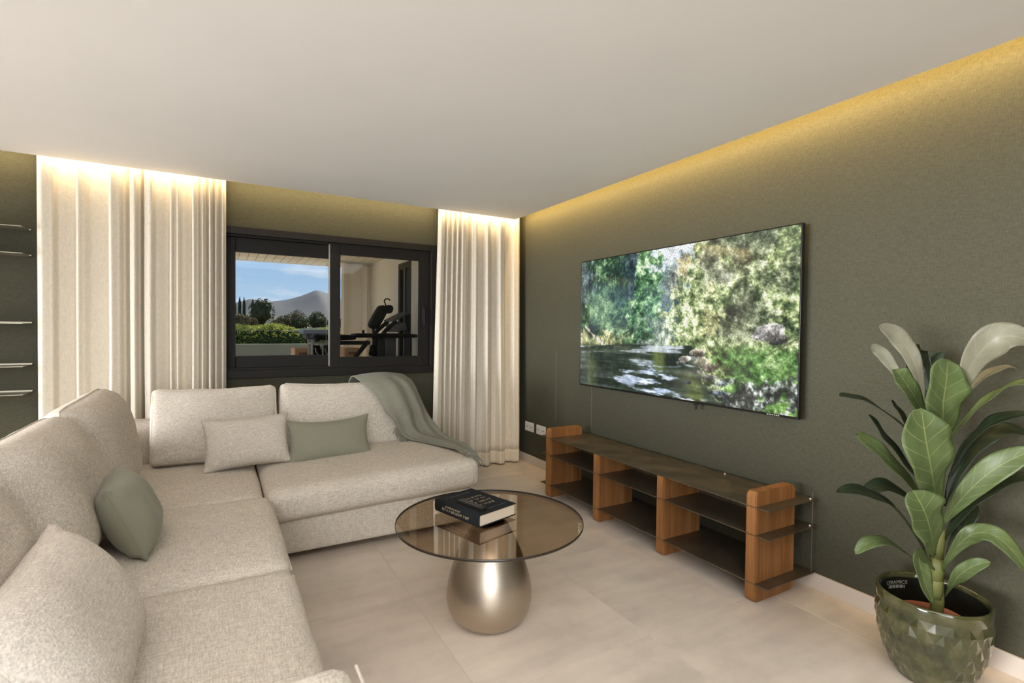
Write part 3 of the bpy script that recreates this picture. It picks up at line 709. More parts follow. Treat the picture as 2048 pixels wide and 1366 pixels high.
def bl_surface(nt_=70, ns=36):
    A = np.array([a for a, b in BL]); Bq = np.array([b for a, b in BL]); k = np.linspace(0, 1, len(BL))
    P = np.zeros((nt_, ns, 3))
    def cr(Q, t):
        x = t*(len(Q)-1); i = min(int(x), len(Q)-2); f = x-i
        p0, p1, p2, p3 = Q[max(i-1, 0)], Q[i], Q[i+1], Q[min(i+2, len(Q)-1)]
        return .5*((2*p1)+(-p0+p2)*f+(2*p0-5*p1+4*p2-p3)*f*f+(-p0+3*p1-3*p2+p3)*f**3)
    for a in range(nt_):
        t = a/(nt_-1); L, R = cr(A, t), cr(Bq, t)
        tan = (cr(A, min(1, t+.01))+cr(Bq, min(1, t+.01))-L-R); side = R-L; nrm = np.cross(tan, side); nrm /= np.linalg.norm(nrm)+1e-9
        if nrm[1] > 0 and nrm[2] < 0: nrm = -nrm
        if nrm[2] < -.2: nrm = -nrm
        g_ = min(1, max(0, (t-.14)*3)); bow = .075*math.exp(-((t-.36)/.17)**2)+.012; wdt = np.linalg.norm(side)
        for s_ in range(ns):
            s = s_/(ns-1)
            fold = math.sin(s*19+t*2.6)*.55+math.sin(s*10.5-t*3.2+1)*.6+.8*noise.noise(Vector((s*6, t*3, 2)))
            P[a, s_] = L+side*s+nrm*(fold*.021*g_*min(1, wdt/.25)+.010+.012*math.exp(-((t-.25)/.12)**2)+bow*math.sin(math.pi*s)*min(1, wdt/.25))
    return P
Pb = bl_surface()
cl = child('cloth', grid_mesh('cloth', Pb), M['knit'], bl, True)
sm_ = cl.modifiers.new('thick', 'SOLIDIFY'); sm_.thickness = .007; sm_.offset = 0
edge = [tuple(Pb[i, 0]) for i in range(8, 70, 2)]
child('rolled_edge', T(edge, .006, 6), M['knit'], bl, True)
bm = bmesh.new()
for i in range(14):
    p = Vector(Pb[-1, int(i*35/13)]); d = Vector((random.uniform(-.4, .6), -1, random.uniform(-.5, .1))).normalized()
    q = p+d*.022; r_ = q+Vector((random.uniform(-.02, .02), -.015, -.022))
    tube(bm, [p, q, r_, r_+Vector((random.uniform(-.012, .012), -.004, -.03))], [.004, .006, .005, .003], 5)
child('fringe', bm, M['knit'], bl, True)
bm = bmesh.new()
for i in range(9):
    p = Vector(Pb[35+i, 0]); tube(bm, [p, p+Vector((-.02, -.01, -.014)), p+Vector((-.028+random.uniform(-.01, .01), -.012, -.045))], [.003, .005, .003], 5)
child('side_fringe', bm, M['knit'], bl, True)

# ================================================================== COFFEE TABLE
TCX, TCY, TZ = 1.09, 2.10, .47
tb = thing('coffee_table', 'round bronze glass coffee table on a drop-shaped brushed metal base', 'table', (TCX, TCY, 0))
prof = [(0, 0), (.118, 0), (.128, .002), (.150, .014), (.172, .036), (.188, .066), (.196, .098), (.198, .125), (.196, .155), (.190, .19), (.180, .228), (.167, .268), (.151, .31), (.133, .352), (.114, .392), (.096, .425), (.084, .446), (.076, .4545), (.068, .458), (0, .458)]
child('base', lathe('base', prof, 72, TCX, TCY), M['champagne'], tb, True)
child('glass_top', lathe('glass_top', [(0, .4585), (.4285, .4585)], 96, TCX, TCY), M['bronze_glass'], tb)
child('glass_edge', lathe('glass_edge', [(.4285, .4585), (.4305, .4595), (.431, .464), (.4305, .4690), (.4285, .4700)], 96, TCX, TCY), M['glass_rim'], tb, True)

# ------------------------------------------------------------------ book and remote control on the table
bk = thing('book', 'thick black hardback book lying on the glass coffee table', 'book', (1.064, 2.20, TZ))
E1 = Vector((.09, -.306, 0)).normalized(); E2 = Vector((-E1.y, E1.x, 0))
BO = Vector((1.064, 2.203, TZ-.0005)); BLn, BW, BT = .318, .232, .056
def loc_(bm): bm.transform(Matrix(((E1.x, E2.x, 0, BO.x), (E1.y, E2.y, 0, BO.y), (0, 0, 1, BO.z), (0, 0, 0, 1)))); return bm
child('page_block', loc_(B(-BLn/2+.005, BLn/2-.005, -BW/2+.008, BW/2-.006, .0035, BT-.0035, bev=.001, seg=1)), M['paper'], bk)
bm = B(-BLn/2, BLn/2, -BW/2+.004, BW/2, .0005, .0038, bev=.001, seg=1); child('back_cover', loc_(bm), M['cover'], bk)
bm = B(-BLn/2, BLn/2, -BW/2+.004, BW/2, BT-.0038, BT, bev=.001, seg=1); cov = child('front_cover', loc_(bm), M['cover'], bk)
spv = np.array([[(x, -BW/2+.006-.008*math.cos(a*.85), BT/2+BT/2*math.sin(a)/1.0) for x in (-BLn/2, BLn/2)] for a in np.linspace(-math.pi/2, math.pi/2, 11)])
bm = bmesh.new(); bm.from_mesh(grid_mesh('spine', spv)); loc_(bm); sp_ = child('spine', bm, M['cover'], bk, True)
q = sp_.modifiers.new('thick', 'SOLIDIFY'); q.thickness = .002
def letters(bm, x0, y0, dx, dy, length, hgt, z0, z1, rnd, onspine=False):
    """a row of small worn blocks standing for lettering too small to read"""
    p = 0
    while p < length:
        wl = rnd.uniform(.35, .75)*hgt
        for (a0, a1, b0, b1) in ((0, wl*.3, 0, 1), (wl*.3, wl, rnd.choice((0, .4, .8)), rnd.choice((.25, .6, 1.0)))):
            if b1 <= b0: b1 = b0+.2
            if onspine: box(bm, x0+p+a0, x0+p+a1, z0, z1, y0+hgt*b0, y0+hgt*b1)
            else: box(bm, x0+hgt*(1-b1), x0+hgt*(1-b0), y0+p+a0, y0+p+a1, z0, z1)
        p += wl+hgt*(.28 if rnd.random() > .15 else .7)
rd = random.Random(3)
bm = bmesh.new(); letters(bm, -.075, .034, 1, 0, .105, .0075, -BW/2-.0056, -BW/2-.0012, rd, True); letters(bm, -.10, .017, 1, 0, .185, .012, -BW/2-.0056, -BW/2-.0012, rd, True)
child('spine_lettering', loc_(bm), M['gilt'], sp_)
for x_, y_, l_, h_ in ((-.125, -.075, .15, .010), (.115, -.02, .105, .007)):
    bm = bmesh.new(); letters(bm, x_, y_, 0, 1, l_, h_, BT-.0002, BT+.0004, rd); child('cover_lettering', loc_(bm), M['greyprint'], cov)
bm = bmesh.new()
for k, (y, ln) in enumerate(((-.055, .13), (-.025, .095), (-.02, .10), (-.02, .085))): letters(bm, -.055+.036*k, y, 0, 1, ln, .017, BT-.0002, BT+.0004, rd)
child('cover_title', loc_(bm), M['gilt'], cov)
rm = thing('remote_control', 'slim black remote control lying on the black book', 'remote', tuple(BO+E1*.045-E2*.06+Vector((0, 0, BT))))
child('body', loc_(B(-.045, .13, -.080, -.043, BT+.0005, BT+.012, bev=.003)), M['dark'], rm)
bm = bmesh.new()
for k in range(6):
    for j in range(2): box(bm, -.03+k*.022, -.018+k*.022, -.074+j*.016, -.064+j*.016, BT+.0115, BT+.0135, bev=.001, seg=1)
child('buttons', loc_(bm), M['greyprint'], rm)

# ================================================================== POTTED PLANT
pt = thing('potted_plant', 'tall broad-leaved plant in a faceted olive glazed pot by the green wall', 'plant', (2.44, .914, 0))
PXc, PYc = 2.44, .914
pprof = [(.112, 0.0), (.130, .035), (.148, .075), (.162, .12), (.172, .165), (.178, .21), (.1805, .25), (.1795, .285)]
NS = 22
bm = bmesh.new(); rows = []
for k, (r, z) in enumerate(pprof):
    rows.append([bm.verts.new((PXc+r*math.cos(2*math.pi*(j+.5*(k % 2))/NS), PYc+r*math.sin(2*math.pi*(j+.5*(k % 2))/NS), z)) for j in range(NS)])
def pk(k, j): return rows[k][j % NS]
for k in range(len(pprof)):
    for j in range(NS):
        a, b = pk(k, j), pk(k, j+1); o_ = k % 2
        up_ = pk(k+1, j+o_ if o_ else j) if k+1 < len(pprof) else None
        if o_: up_ = pk(k+1, j+1) if k+1 < len(pprof) else None
        else: up_ = pk(k+1, j) if k+1 < len(pprof) else None
        dn_ = (pk(k-1, j+1) if o_ else pk(k-1, j)) if k > 0 else None
        ang = 2*math.pi*(j+.5+.5*(k % 2))/NS; r = pprof[k][0]*1.0+.0055
        c = bm.verts.new((PXc+r*math.cos(ang), PYc+r*math.sin(ang), pprof[k][1])) if up_ and dn_ else None
        if c:
            for f in ((a, dn_, c), (dn_, b, c), (b, up_, c), (up_, a, c)): bm.faces.new(f)
        elif up_: bm.faces.new((a, b, up_))
        elif dn_: bm.faces.new((a, dn_, b))
bmesh.ops.recalc_face_normals(bm, faces=bm.faces)
child('pot', bm, M['pot'], pt)
child('pot_rim', lathe('pot_rim', [(.1795, .283), (.1815, .293), (.1825, .318), (.1815, .327), (.178, .331), (.173, .330), (.169, .325), (.167, .31)], 72, PXc, PYc), M['pot'], pt, True)
child('pot_lining', lathe('pot_lining', [(.168, .315), (.166, .25), (.155, .15), (.14, .08), (.0, .075)], 48, PXc, PYc), M['pot_in'], pt, True)
child('pot_foot', lathe('pot_foot', [(0, 0.001), (.112, 0.001)], 48, PXc, PYc), M['pot'], pt)
child('nursery_pot', lathe('nursery_pot', [(.075, .08), (.104, .205), (.116, .208), (.118, .236), (.113, .238), (.109, .218), (.104, .195)], 40, PXc, PYc), M['terracotta'], pt, True)
child('soil', lathe('soil', [(.106, .200), (.06, .208), (0, .21)], 32, PXc, PYc), M['soil'], pt, True)
child('stem', T([(2.448, .905, .17), (2.456, .902, .30), (2.449, .908, .48), (2.447, .909, .67), (2.455, .905, .90), (2.450, .915, 1.06)], [.024, .022, .021, .018, .013, .008], 12), M['stem'], pt, True)
for z, r, a in ((.46, .026, .3), (.40, .025, 2.0), (.56, .024, 4.2)):
    child('leaf_sheath', T([(2.449, .907, z-.09), (2.449, .905, z-.02), (2.449+.012*math.cos(a), .903+.012*math.sin(a), z+.03)], [r*.96, r, r*.55], 12), M['stem'], pt, True)
LEAVES = [
    ((2.427, 0.956, 1.086), (2.435, 1.02, 1.284), (2.343, 1.084, 1.378), 0.085, (-0.65, -0.75, 0.1), 'pale'),
    ((2.403, 0.993, 1.094), (2.4, 1.075, 1.238), (2.347, 1.116, 1.292), 0.060, (-0.64, -0.74, 0.19), 'pale'),
    ((2.431, 0.919, 0.966), (2.292, 0.952, 1.141), (2.258, 0.984, 1.211), 0.095, (-0.39, -0.88, 0.29), 'green'),
    ((2.442, 0.901, 0.885), (2.35, 0.862, 1.093), (2.372, 0.861, 1.253), 0.200, (-0.39, -0.89, 0.24), 'green'),
    ((2.412, 0.895, 0.682), (2.234, 0.859, 0.897), (2.217, 0.88, 1.077), 0.210, (-0.52, -0.81, 0.29), 'green'),
    ((2.381, 0.89, 0.494), (2.223, 0.854, 0.675), (2.187, 0.886, 0.78), 0.185, (-0.39, -0.89, 0.24), 'green'),
    ((2.474, 0.872, 1.063), (2.405, 0.761, 1.309), (2.45, 0.655, 1.318), 0.125, (-0.64, -0.67, 0.39), 'pale'),
    ((2.459, 0.88, 0.939), (2.475, 0.756, 1.128), (2.479, 0.639, 1.178), 0.085, (-0.2, -0.16, 0.97), 'green'),
    ((2.458, 0.88, 0.794), (2.453, 0.769, 1.01), (2.53, 0.656, 1.056), 0.085, (-0.18, -0.12, 0.98), 'dark'),
    ((2.473, 0.895, 0.673), (2.515, 0.802, 0.949), (2.634, 0.688, 0.969), 0.100, (-0.39, -0.14, 0.91), 'dark'),
    ((2.445, 0.888, 0.606), (2.41, 0.758, 0.831), (2.45, 0.632, 0.951), 0.100, (-0.56, -0.47, 0.68), 'green'),
    ((2.452, 0.884, 0.544), (2.477, 0.778, 0.758), (2.536, 0.652, 0.842), 0.090, (-0.3, -0.15, 0.94), 'dark'),
    ((2.444, 0.889, 0.413), (2.395, 0.756, 0.631), (2.447, 0.634, 0.501), 0.085, (-0.47, -0.64, 0.61), 'green'),
    ((2.47, 0.885, 0.314), (2.416, 0.812, 0.457), (2.427, 0.737, 0.523), 0.060, (-0.41, -0.52, 0.75), 'green'),
    ((2.446, 0.934, 0.877), (2.304, 1.061, 1.048), (2.158, 1.133, 1.093), 0.090, (0.05, -0.3, 0.95), 'dark'),
    ((2.453, 0.918, 0.69), (2.336, 1.019, 0.892), (2.228, 1.058, 1.024), 0.090, (0.14, -0.78, 0.61), 'dark'),
    ((2.42, 0.914, 0.655), (2.191, 0.964, 0.868), (2.033, 1.008, 0.973), 0.085, (-0.14, -0.85, 0.51), 'green'),
    ((2.439, 0.915, 0.409), (2.223, 0.969, 0.69), (1.997, 1.052, 0.752), 0.090, (0.15, -0.44, 0.88), 'dark'),
    ((2.464, 0.923, 0.527), (2.4, 1.029, 0.709), (2.278, 1.098, 0.683), 0.085, (0.01, -0.54, 0.84), 'dark'),
    ((2.427, 0.91, 0.376), (2.195, 0.962, 0.556), (2.065, 1.013, 0.52), 0.065, (0.0, -0.37, 0.93), 'green'),
    ((2.42, 0.902, 0.428), (2.249, 0.885, 0.514), (2.298, 0.857, 0.347), 0.085, (-0.22, -0.96, 0.19), 'green'),
    ((2.496, 0.94, 1.052), (2.529, 1.002, 1.229), (2.518, 1.008, 1.295), 0.080, (-0.91, 0.21, 0.36), 'dark'),
    ((2.501, 0.937, 1.052), (2.548, 0.967, 1.198), (2.575, 0.952, 1.273), 0.060, (-0.77, -0.61, 0.18), 'dark'),
    ((2.498, 0.939, 0.999), (2.521, 1.006, 1.163), (2.492, 1.034, 1.239), 0.070, (-0.92, -0.36, 0.15), 'dark'),
    ((2.518, 0.904, 1.035), (2.586, 0.808, 1.199), (2.652, 0.735, 1.207), 0.060, (-0.1, -0.17, 0.98), 'pale'),
    ((2.478, 0.927, 0.811), (2.445, 1.026, 0.989), (2.418, 1.065, 1.068), 0.070, (0.12, -0.78, 0.62), 'dark'),
    ((2.491, 0.896, 0.436), (2.547, 0.853, 0.61), (2.565, 0.82, 0.681), 0.070, (-0.59, -0.01, 0.81), 'dark'),
]
def leaf(b, mid, t, w, N, kind, seed):
    b, mid, t, N = Vector(b), Vector(mid), Vector(t), Vector(N)
    c = 2*mid-.5*(b+t); nu, nv = 26, 11
    P = np.zeros((nu, nv, 3)); UV = np.zeros((nu, nv, 2)); W = []
    for i in range(nu):
        u = i/(nu-1)
        p = b*(1-u)**2+c*2*u*(1-u)+t*u*u
        tan = ((c-b)*(1-u)+(t-c)*u).normalized()
        nn = (N-tan*N.dot(tan))
        nn = nn.normalized() if nn.length > 1e-4 else Vector((0, 0, 1))
        sd = tan.cross(nn)
        ww = (math.sin(math.pi*min(1, u**1.08))**.58*(.50+.50*u)*1.12) if u < 1 else 0
        ww = max(ww, .10*(1-u)) if u < .15 else ww
        for j in range(nv):
            v = 2*j/(nv-1)-1
            off = sd*(v*w/2*ww)
            rip = (math.sin(u*17+seed*2.1+(v > 0)*1.3)*.10*abs(v)**2+.16*abs(v)**1.3-.05*noise.noise(Vector((u*3, v*2, seed))))*w*.5*ww
            q = p+off+nn*rip
            q.x = min(q.x, XR-.012)
            P[i, j] = q; UV[i, j] = (u, (v+1)/2)
    k = .0008
    return P, UV
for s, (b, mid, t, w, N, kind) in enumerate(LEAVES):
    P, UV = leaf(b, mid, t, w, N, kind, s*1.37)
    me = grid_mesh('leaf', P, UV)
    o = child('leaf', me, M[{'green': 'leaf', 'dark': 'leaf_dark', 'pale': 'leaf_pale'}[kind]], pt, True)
    q = o.modifiers.new('thick', 'SOLIDIFY'); q.thickness = .0012
    if kind == 'pale': o['label'] = 'pale grey green underside of a leaf'
# printed mark on the dark lining
ft = bpy.data.curves.new('print', 'FONT'); ft.body = 'CERAMICS'; ft.size = .021; ft.align_x = 'CENTER'; ft.extrude = .0002
fo = bpy.data.objects.new('print', ft); C.objects.link(fo)
me = bpy.data.meshes.new_from_object(fo.evaluated_get(bpy.context.evaluated_depsgraph_get())); bpy.data.objects.remove(fo)
bm = bmesh.new(); bm.from_mesh(me)
for k in range(14): box(bm, -.036+k*.0055, -.036+k*.0055+(.0038 if k % 3 else .0022), -.018, -.005, 0, .0004)
ang = math.radians(68)
for v in bm.verts:
    x = v.co.x; a = ang-x/.162; rr = .1635-v.co.z*1.0
    v.co = Vector((PXc+rr*math.cos(a), PYc+rr*math.sin(a),   .283+v.co.y))
child('printed_mark', bm, M['sticker'], pt)

# ================================================================== TERRACE BEYOND THE WINDOW
M['soffit'] = mk_paint('pale_timber', (.70, .62, .47), .08)
M['paving'] = mk_paint('terrace_paving', (.80, .74, .64), .08)
M['pad'] = mat('black_vinyl', (.006, .006, .006), .6, spec=.15)
M['steel'] = mat('black_steel', (.008, .008, .008), .5, spec=.2)
M['greypl'] = mat('grey_plastic', (.085, .082, .08), .6, spec=.3)
M['ply'] = mk_paint('birch_plywood', (.62, .40, .24), .1)
M['slot_shade'] = mk_paint('plywood_slot_shade', (.30, .15, .07), .1)  # darker plywood tone; shade inside the hand slot is painted as a patch
M['bluegrey'] = mat('blue_grey_laminate', (.24, .27, .34), .4)
struct(obj('terrace_floor', B(-4, 2.08, YB+.25, 9.3, -.12, 0), M['paving']))
tr_ = struct(obj('terrace_roof', B(-4, 6, YB+.25, 8.86, 2.372, 2.6), M['soffit']))
for k in range(30):
    child('plank', B(-.9+k*.115, -.9+k*.115+.107, YB+.26, 8.86, 2.352, 2.374, bev=.004, seg=1), M['soffit'], tr_)
struct(obj('wall_terrace', boxes([(2.08, 2.3, YB+.25, 6.2, 0, 2.352), (2.08, 2.3, 6.72, 8.2, 0, 2.352), (2.08, 2.3, 6.2, 6.72, 2.2, 2.352)]), M['plaster']))
d1 = struct(obj('door_1', boxes([(2.075, 2.16, 6.2, 6.27, 0, 2.2), (2.075, 2.16, 6.65, 6.72, 0, 2.2), (2.075, 2.16, 6.27, 6.65, 2.12, 2.2), (2.13, 2.15, 6.27, 6.65, 0, 2.12)]), M['frame']))
child('light_strip', B(2.068, 2.076, 6.445, 6.46, .3, 2.12), M['framelight'], d1)
struct(obj('trim_1', B(1.60, 1.66, 8.72, 8.84, 2.02, 2.352, bev=.01), M['plaster']))
curtain('curtain', 'dim cream outdoor curtain hanging on the terrace, seen through the right pane', 1.60, 2.07,
        [(0, .2), (.08, .8), (.16, .3), (.25, -.5), (.4, .3), (.55, .1), (.68, -.3), (.8, .5), (.9, -1), (1, .2)], 8.02, .05, .02, 2.33, .02, .12, .02, 9)

# exercise bench with pads, backrest and hook handle
eb = thing('exercise_bench', 'black padded exercise bench with hooked backrest outside the right pane', 'bench', (1.5, 6.0, 0))
soft('long_pad', 1.325, 2.055, 5.85, 6.13, 1.238, 1.283, .02, (0, 0, .006), n=8, par=eb, m=M['pad'])
bm = soft_box(.42, .26, .05, .022, (0, 0, .01), 8, 0); xform(bm, (1.13, 6.0, 1.238)); child('short_pad', bm, M['pad'], eb, True)
child('roller_pad', T([(.925, 5.84, 1.236), (.925, 5.86, 1.236), (.925, 6.14, 1.236), (.925, 6.16, 1.236)], [.02, .036, .036, .02], 16), M['pad'], eb, True)
child('rail', B(1.08, 1.52, 5.97, 6.03, 1.155, 1.2, bev=.006), M['steel'], eb)
child('strut', T([(1.50, 6.0, 1.195), (1.33, 6.0, .98), (1.05, 6.0, .02)], .026, 8), M['steel'], eb)
child('post', T([(1.58, 6.0, .02), (1.58, 6.0, 1.25)], .028, 8), M['steel'], eb)
child('base_bar', B(.95, 2.05, 5.97, 6.03, 0, .05, bev=.006), M['steel'], eb)
for x in (.95, 1.99): child('cross_foot', B(x, x+.06, 5.76, 6.24, 0, .05, bev=.006), M['steel'], eb)
child('end_post', T([(2.0, 6.0, .04), (2.0, 6.0, 1.245)], .025, 8), M['steel'], eb)
bm = soft_box(.105, .2, .30, .045, (.01, .03, 0), 8, 0); xform(bm, (1.612, 6.0, 1.475), (0, .50, 0)); bk_ = child('backrest', bm, M['pad'], eb, True)
child('backrest_post', T([(1.57, 6.0, 1.25), (1.56, 6.0, 1.34)], .018, 8), M['steel'], eb)
bm = soft_box(.085, .16, .10, .04, (0, 0, 0), 8, 0); xform(bm, (1.738, 6.0, 1.572), (0, .3, 0)); child('head_roll', bm, M['pad'], eb, True)
child('hook_handle', T([(1.712, 6.0, 1.59)]+[(1.722+.035*math.cos(a), 6.0, 1.665+.03*math.sin(a)) for a in np.linspace(math.radians(-135), math.radians(-330), 12)]+[(1.752, 6.0, 1.672)], .0075, 8), M['steel'], eb, True)
child('knob', T([(1.445, 6.0, 1.28), (1.445, 6.0, 1.30), (1.445, 6.0, 1.325)], [.008, .016, .013], 8), M['steel'], eb)
for x0, x1, z0, z1 in ((1.535, 1.55, 1.05, 1.24), (1.553, 1.566, 1.0, 1.2), (1.585, 1.60, 1.02, 1.25)): child('strap', B(x0, x1, 5.94, 5.95, z0, z1), M['pad'], eb)
bm = soft_box(.06, .06, .13, .02, (0, 0, 0), 5, 0); xform(bm, (1.535, 5.95, 1.09), (0, .2, 0)); child('hanging_grip', bm, M['pad'], eb, True)

# treadmill behind the bench
tm = thing('treadmill', 'dark treadmill with grey tilted console beside the terrace wall', 'treadmill', (1.95, 6.5, 0))
for y in (6.33, 6.70):
    child('upright', T([(1.72, y, 1.22), (1.80, y, 1.32), (1.935, y, 1.44)], .026, 8), M['steel'], tm)
    child('leg', B(1.80, 1.93, y-.02, y+.02, .12, 1.24, bev=.01), M['greypl'], tm)
bm = B(-.13, .13, -.21, .21, -.012, .012, bev=.006); xform(bm, (2.0, 6.51, 1.50), (0, -.48, 0)); child('console', bm, M['greypl'], tm)
bm = B(-.075, .075, -.2, .2, -.055, .045, bev=.008); xform(bm, (1.985, 6.51, 1.37), (0, -.25, 0)); child('display_housing', bm, M['greypl'], tm)
child('handrail', T([(1.70, 6.30, 1.245), (2.03, 6.30, 1.245)], .016, 8), M['steel'], tm)
child('deck', B(1.25, 2.05, 6.30, 6.74, .02, .14, bev=.01), M['steel'], tm)
child('motor_cover', B(1.86, 2.06, 6.28, 6.76, .1, .30, bev=.03), M['steel'], tm)

# table, rack with pouches and plywood boxes
tt = thing('terrace_table', 'blue grey topped white table outside behind the roller pad', 'table', (1.05, 6.8, 0))
child('tabletop', B(.875, 1.26, 6.6, 7.0, 1.268, 1.318, bev=.012), M['bluegrey'], tt)
child('apron', B(.915, 1.24, 6.63, 6.97, 1.21, 1.268, bev=.01), M['greypl'], tt)
for x in (.99, 1.2):
    for y in (6.66, 6.94): child('leg', B(x-.018, x+.018, y-.018, y+.018, 0, 1.2, bev=.004), M['framelight'], tt)
rk = thing('storage_rack', 'pale metal rack holding black pouches, seen at the bottom of the left pane', 'rack', (1.03, 6.35, 0))
for x in (.935, 1.052, 1.145):
    child('post', B(x-.008, x+.008, 6.3, 6.32, 0, 1.17, bev=.002), M['framelight'], rk)
    child('post', B(x-.008, x+.008, 6.52, 6.54, 0, 1.17, bev=.002), M['framelight'], rk)
for z in (1.155, .86): child('rail', B(.925, 1.155, 6.3, 6.54, z, z+.015, bev=.002), M['framelight'], rk)
for x, lb in ((.993, 'left black pouch with pale straps in the terrace rack'), (1.099, 'right black pouch with pale straps in the terrace rack')):
    g_ = thing('pouch', lb, 'bag', (x, 6.36, .875), 'black pouches in the terrace rack')
    bm = soft_box(.095, .10, .26, .03, (.004, .01, 0), 8, .006, 9, x*7); xform(bm, (x, 6.40, 1.006)); child('body', bm, M['pad'], g_, True)
    child('strap', T([(x-.02, 6.335, 1.11), (x-.012, 6.333, 1.06), (x+.008, 6.333, 1.04), (x+.012, 6.335, 1.0)], .005, 6), M['framelight'], g_)
for x0, x1, lb in ((.83, 1.01, 'plywood box at the bottom of the left window pane'), (1.44, 1.60, 'plywood box at the bottom of the right window pane')):
    p_ = thing('plywood_box', lb, 'box', ((x0+x1)/2, 7.15, 0), 'plywood boxes on the terrace')
    child('box_body', B(x0, x1+.04, 7.0, 7.4, 0, 1.082, bev=.012), M['ply'], p_)
    child('hand_slot', B(x0+.05, x1-.012, 6.996, 7.004, .99, 1.028, bev=.001), M['slot_shade'], p_)

# ------------------------------------------------------------------ garden, hedge, trees, hills
def mk_foliage(name, c0, c1, tr=.3):
    mm = mat(name, c0, .7, spec=.1); g = G(mm)
    a = g.noise(g.coord('Object'), 3.0, 6, .7); cc = g.ramp(a, [(.38, c0), (.62, c1)]); g.base(cc)
    tl = g.n('ShaderNodeBsdfTranslucent'); g.l(cc, tl.inputs[0]); x = g.n('ShaderNodeMixShader'); x.inputs[0].default_value = tr
    g.l(g.b.outputs[0], x.inputs[1]); g.l(tl.outputs[0], x.inputs[2]); g.l(x.outputs[0], g.o.inputs['Surface']); return mm
M['hedge'] = mk_foliage('hedge_leaves', (.13, .18, .035), (.50, .50, .12), .5)
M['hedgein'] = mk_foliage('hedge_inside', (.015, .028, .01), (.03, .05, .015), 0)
M['crown'] = mk_foliage('grey_green_foliage', (.035, .048, .022), (.10, .11, .05), .15)
M['crown2'] = mk_foliage('olive_brown_foliage', (.09, .075, .038), (.19, .16, .085), .15)
M['crown3'] = mk_foliage('dark_conifer_foliage', (.020, .032, .022), (.05, .065, .04), .1)
M['bark'] = mat('bark', (.06, .045, .03), .9)
M['dry'] = mk_foliage('dry_grass_bank', (.16, .12, .065), (.30, .22, .12), 0)
M['hill'] = mk_foliage('haze_tinted_scrub_hill', (.085, .09, .10), (.165, .158, .15), 0)  # scrub colour with the blue grey of distance haze mixed in
M['hill2'] = mk_foliage('wooded_rise', (.055, .065, .045), (.12, .12, .08), 0)
struct(obj('wall_garden', B(-6, 7, 13.1, 13.3, -.4, .955, bev=.01), mk_paint('grey_green_render', (.29, .27, .18), .08)))
hg = thing('hedge', 'long bright green hedge across the garden beyond the terrace', 'hedge', (0, 14, 0))
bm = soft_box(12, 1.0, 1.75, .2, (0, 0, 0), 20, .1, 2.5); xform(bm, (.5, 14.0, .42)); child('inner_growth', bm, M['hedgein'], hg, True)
rg = np.random.RandomState(5)
def leaf_quads(n, pos, size, rg):
    V = np.zeros((n, 4, 3)); 
    a = rg.normal(size=(n, 3)); a /= np.linalg.norm(a, axis=1)[:, None]; a[:, 2] = np.abs(a[:, 2])
    b = np.cross(a, rg.normal(size=(n, 3))); b /= np.linalg.norm(b, axis=1)[:, None]
    s = size*(.6+.8*rg.rand(n))[:, None]
    V[:, 0] = pos-a*s; V[:, 1] = pos+b*s*.45; V[:, 2] = pos+a*s; V[:, 3] = pos-b*s*.45
    me = bpy.data.meshes.new('leaves'); me.from_pydata(V.reshape(-1, 3).tolist(), [], [tuple(range(4*i, 4*i+4)) for i in range(n)]); return me
n = 26000
pos = np.stack([rg.uniform(-2.5, 4.5, n), 13.45+.25*rg.rand(n)**2+(rg.rand(n) < .45)*rg.rand(n)*1.0, 0*np.zeros(n)], 1)
top = 1.26+.06*np.sin(pos[:, 0]*2.1)+.05*np.sin(pos[:, 0]*5.3+1)
front = pos[:, 1] < 13.72
pos[:, 2] = np.where(front, -.2+rg.rand(n)*(top+.2), top+.10*rg.rand(n)**2)
stuff(child('leaves', leaf_quads(n, pos, .036, rg), M['hedge'], hg))
# ground bank and rising land
xs = np.linspace(-60, 90, 50); ysg = np.concatenate([np.linspace(9.3, 40, 12), np.linspace(46, 140, 16)])
Pg = np.array([[(x, y, -.4+max(0, (y-16))*.036*(1 if y < 60 else 1)-max(0, y-60)*.028+.25*noise.noise(Vector((x*.12, y*.12, 1)))*(y > 15)) for x in xs] for y in ysg])
struct(obj('ground', grid_mesh('ground', Pg), M['dry'], None, True))
def blob(bm, c, r, seed, sub=3, amp=.28):
    ret = bmesh.ops.create_icosphere(bm, subdivisions=sub, radius=1)
    for v in ret['verts']:
        d = v.co.normalized(); k = 1+amp*noise.noise(d*2.2+Vector((seed, 0, 0)))+amp*.7*noise.noise(d*6+Vector((0, seed, 0)))
        v.co = Vector(c)+Vector((d.x*r[0], d.y*r[1], d.z*r[2]))*k
def tree(name, label, x, y, zb, zt, w, m, seed, kind='round', group='trees beyond the hedge'):
    rt_ = thing(name, label, 'tree', (x, y, zb), group); h = zt-zb; rn = random.Random(seed)
    bm = bmesh.new()
    if kind == 'cypress':
        blob(bm, (x, y, zb+h*.52), (w/2, w/2, h*.5), seed, 3, .2)
    else:
        for k in range(7):
            a = rn.uniform(0, 6.28); rr = w*.26*rn.random()
            f = rn.uniform(.38, .82)
            blob(bm, (x+rr*math.cos(a), y+rr*math.sin(a), zb+h*f), (w*rn.uniform(.22, .34),)*2+(h*rn.uniform(.14, .2),), seed+k, 3, .35)
        blob(bm, (x, y, zb+h*.55), (w*.36, w*.36, h*.36), seed+9, 3, .35)
    child('crown', bm, m, rt_, True)
    lw = leaf_cloud(x, y, zb, h, w, seed, kind)
    stuff(child('foliage', lw, m, rt_))
    child('trunk', T([(x, y, zb-.3), (x, y, zb+h*.4)], max(.05, w*.05), 8), M['bark'], rt_)
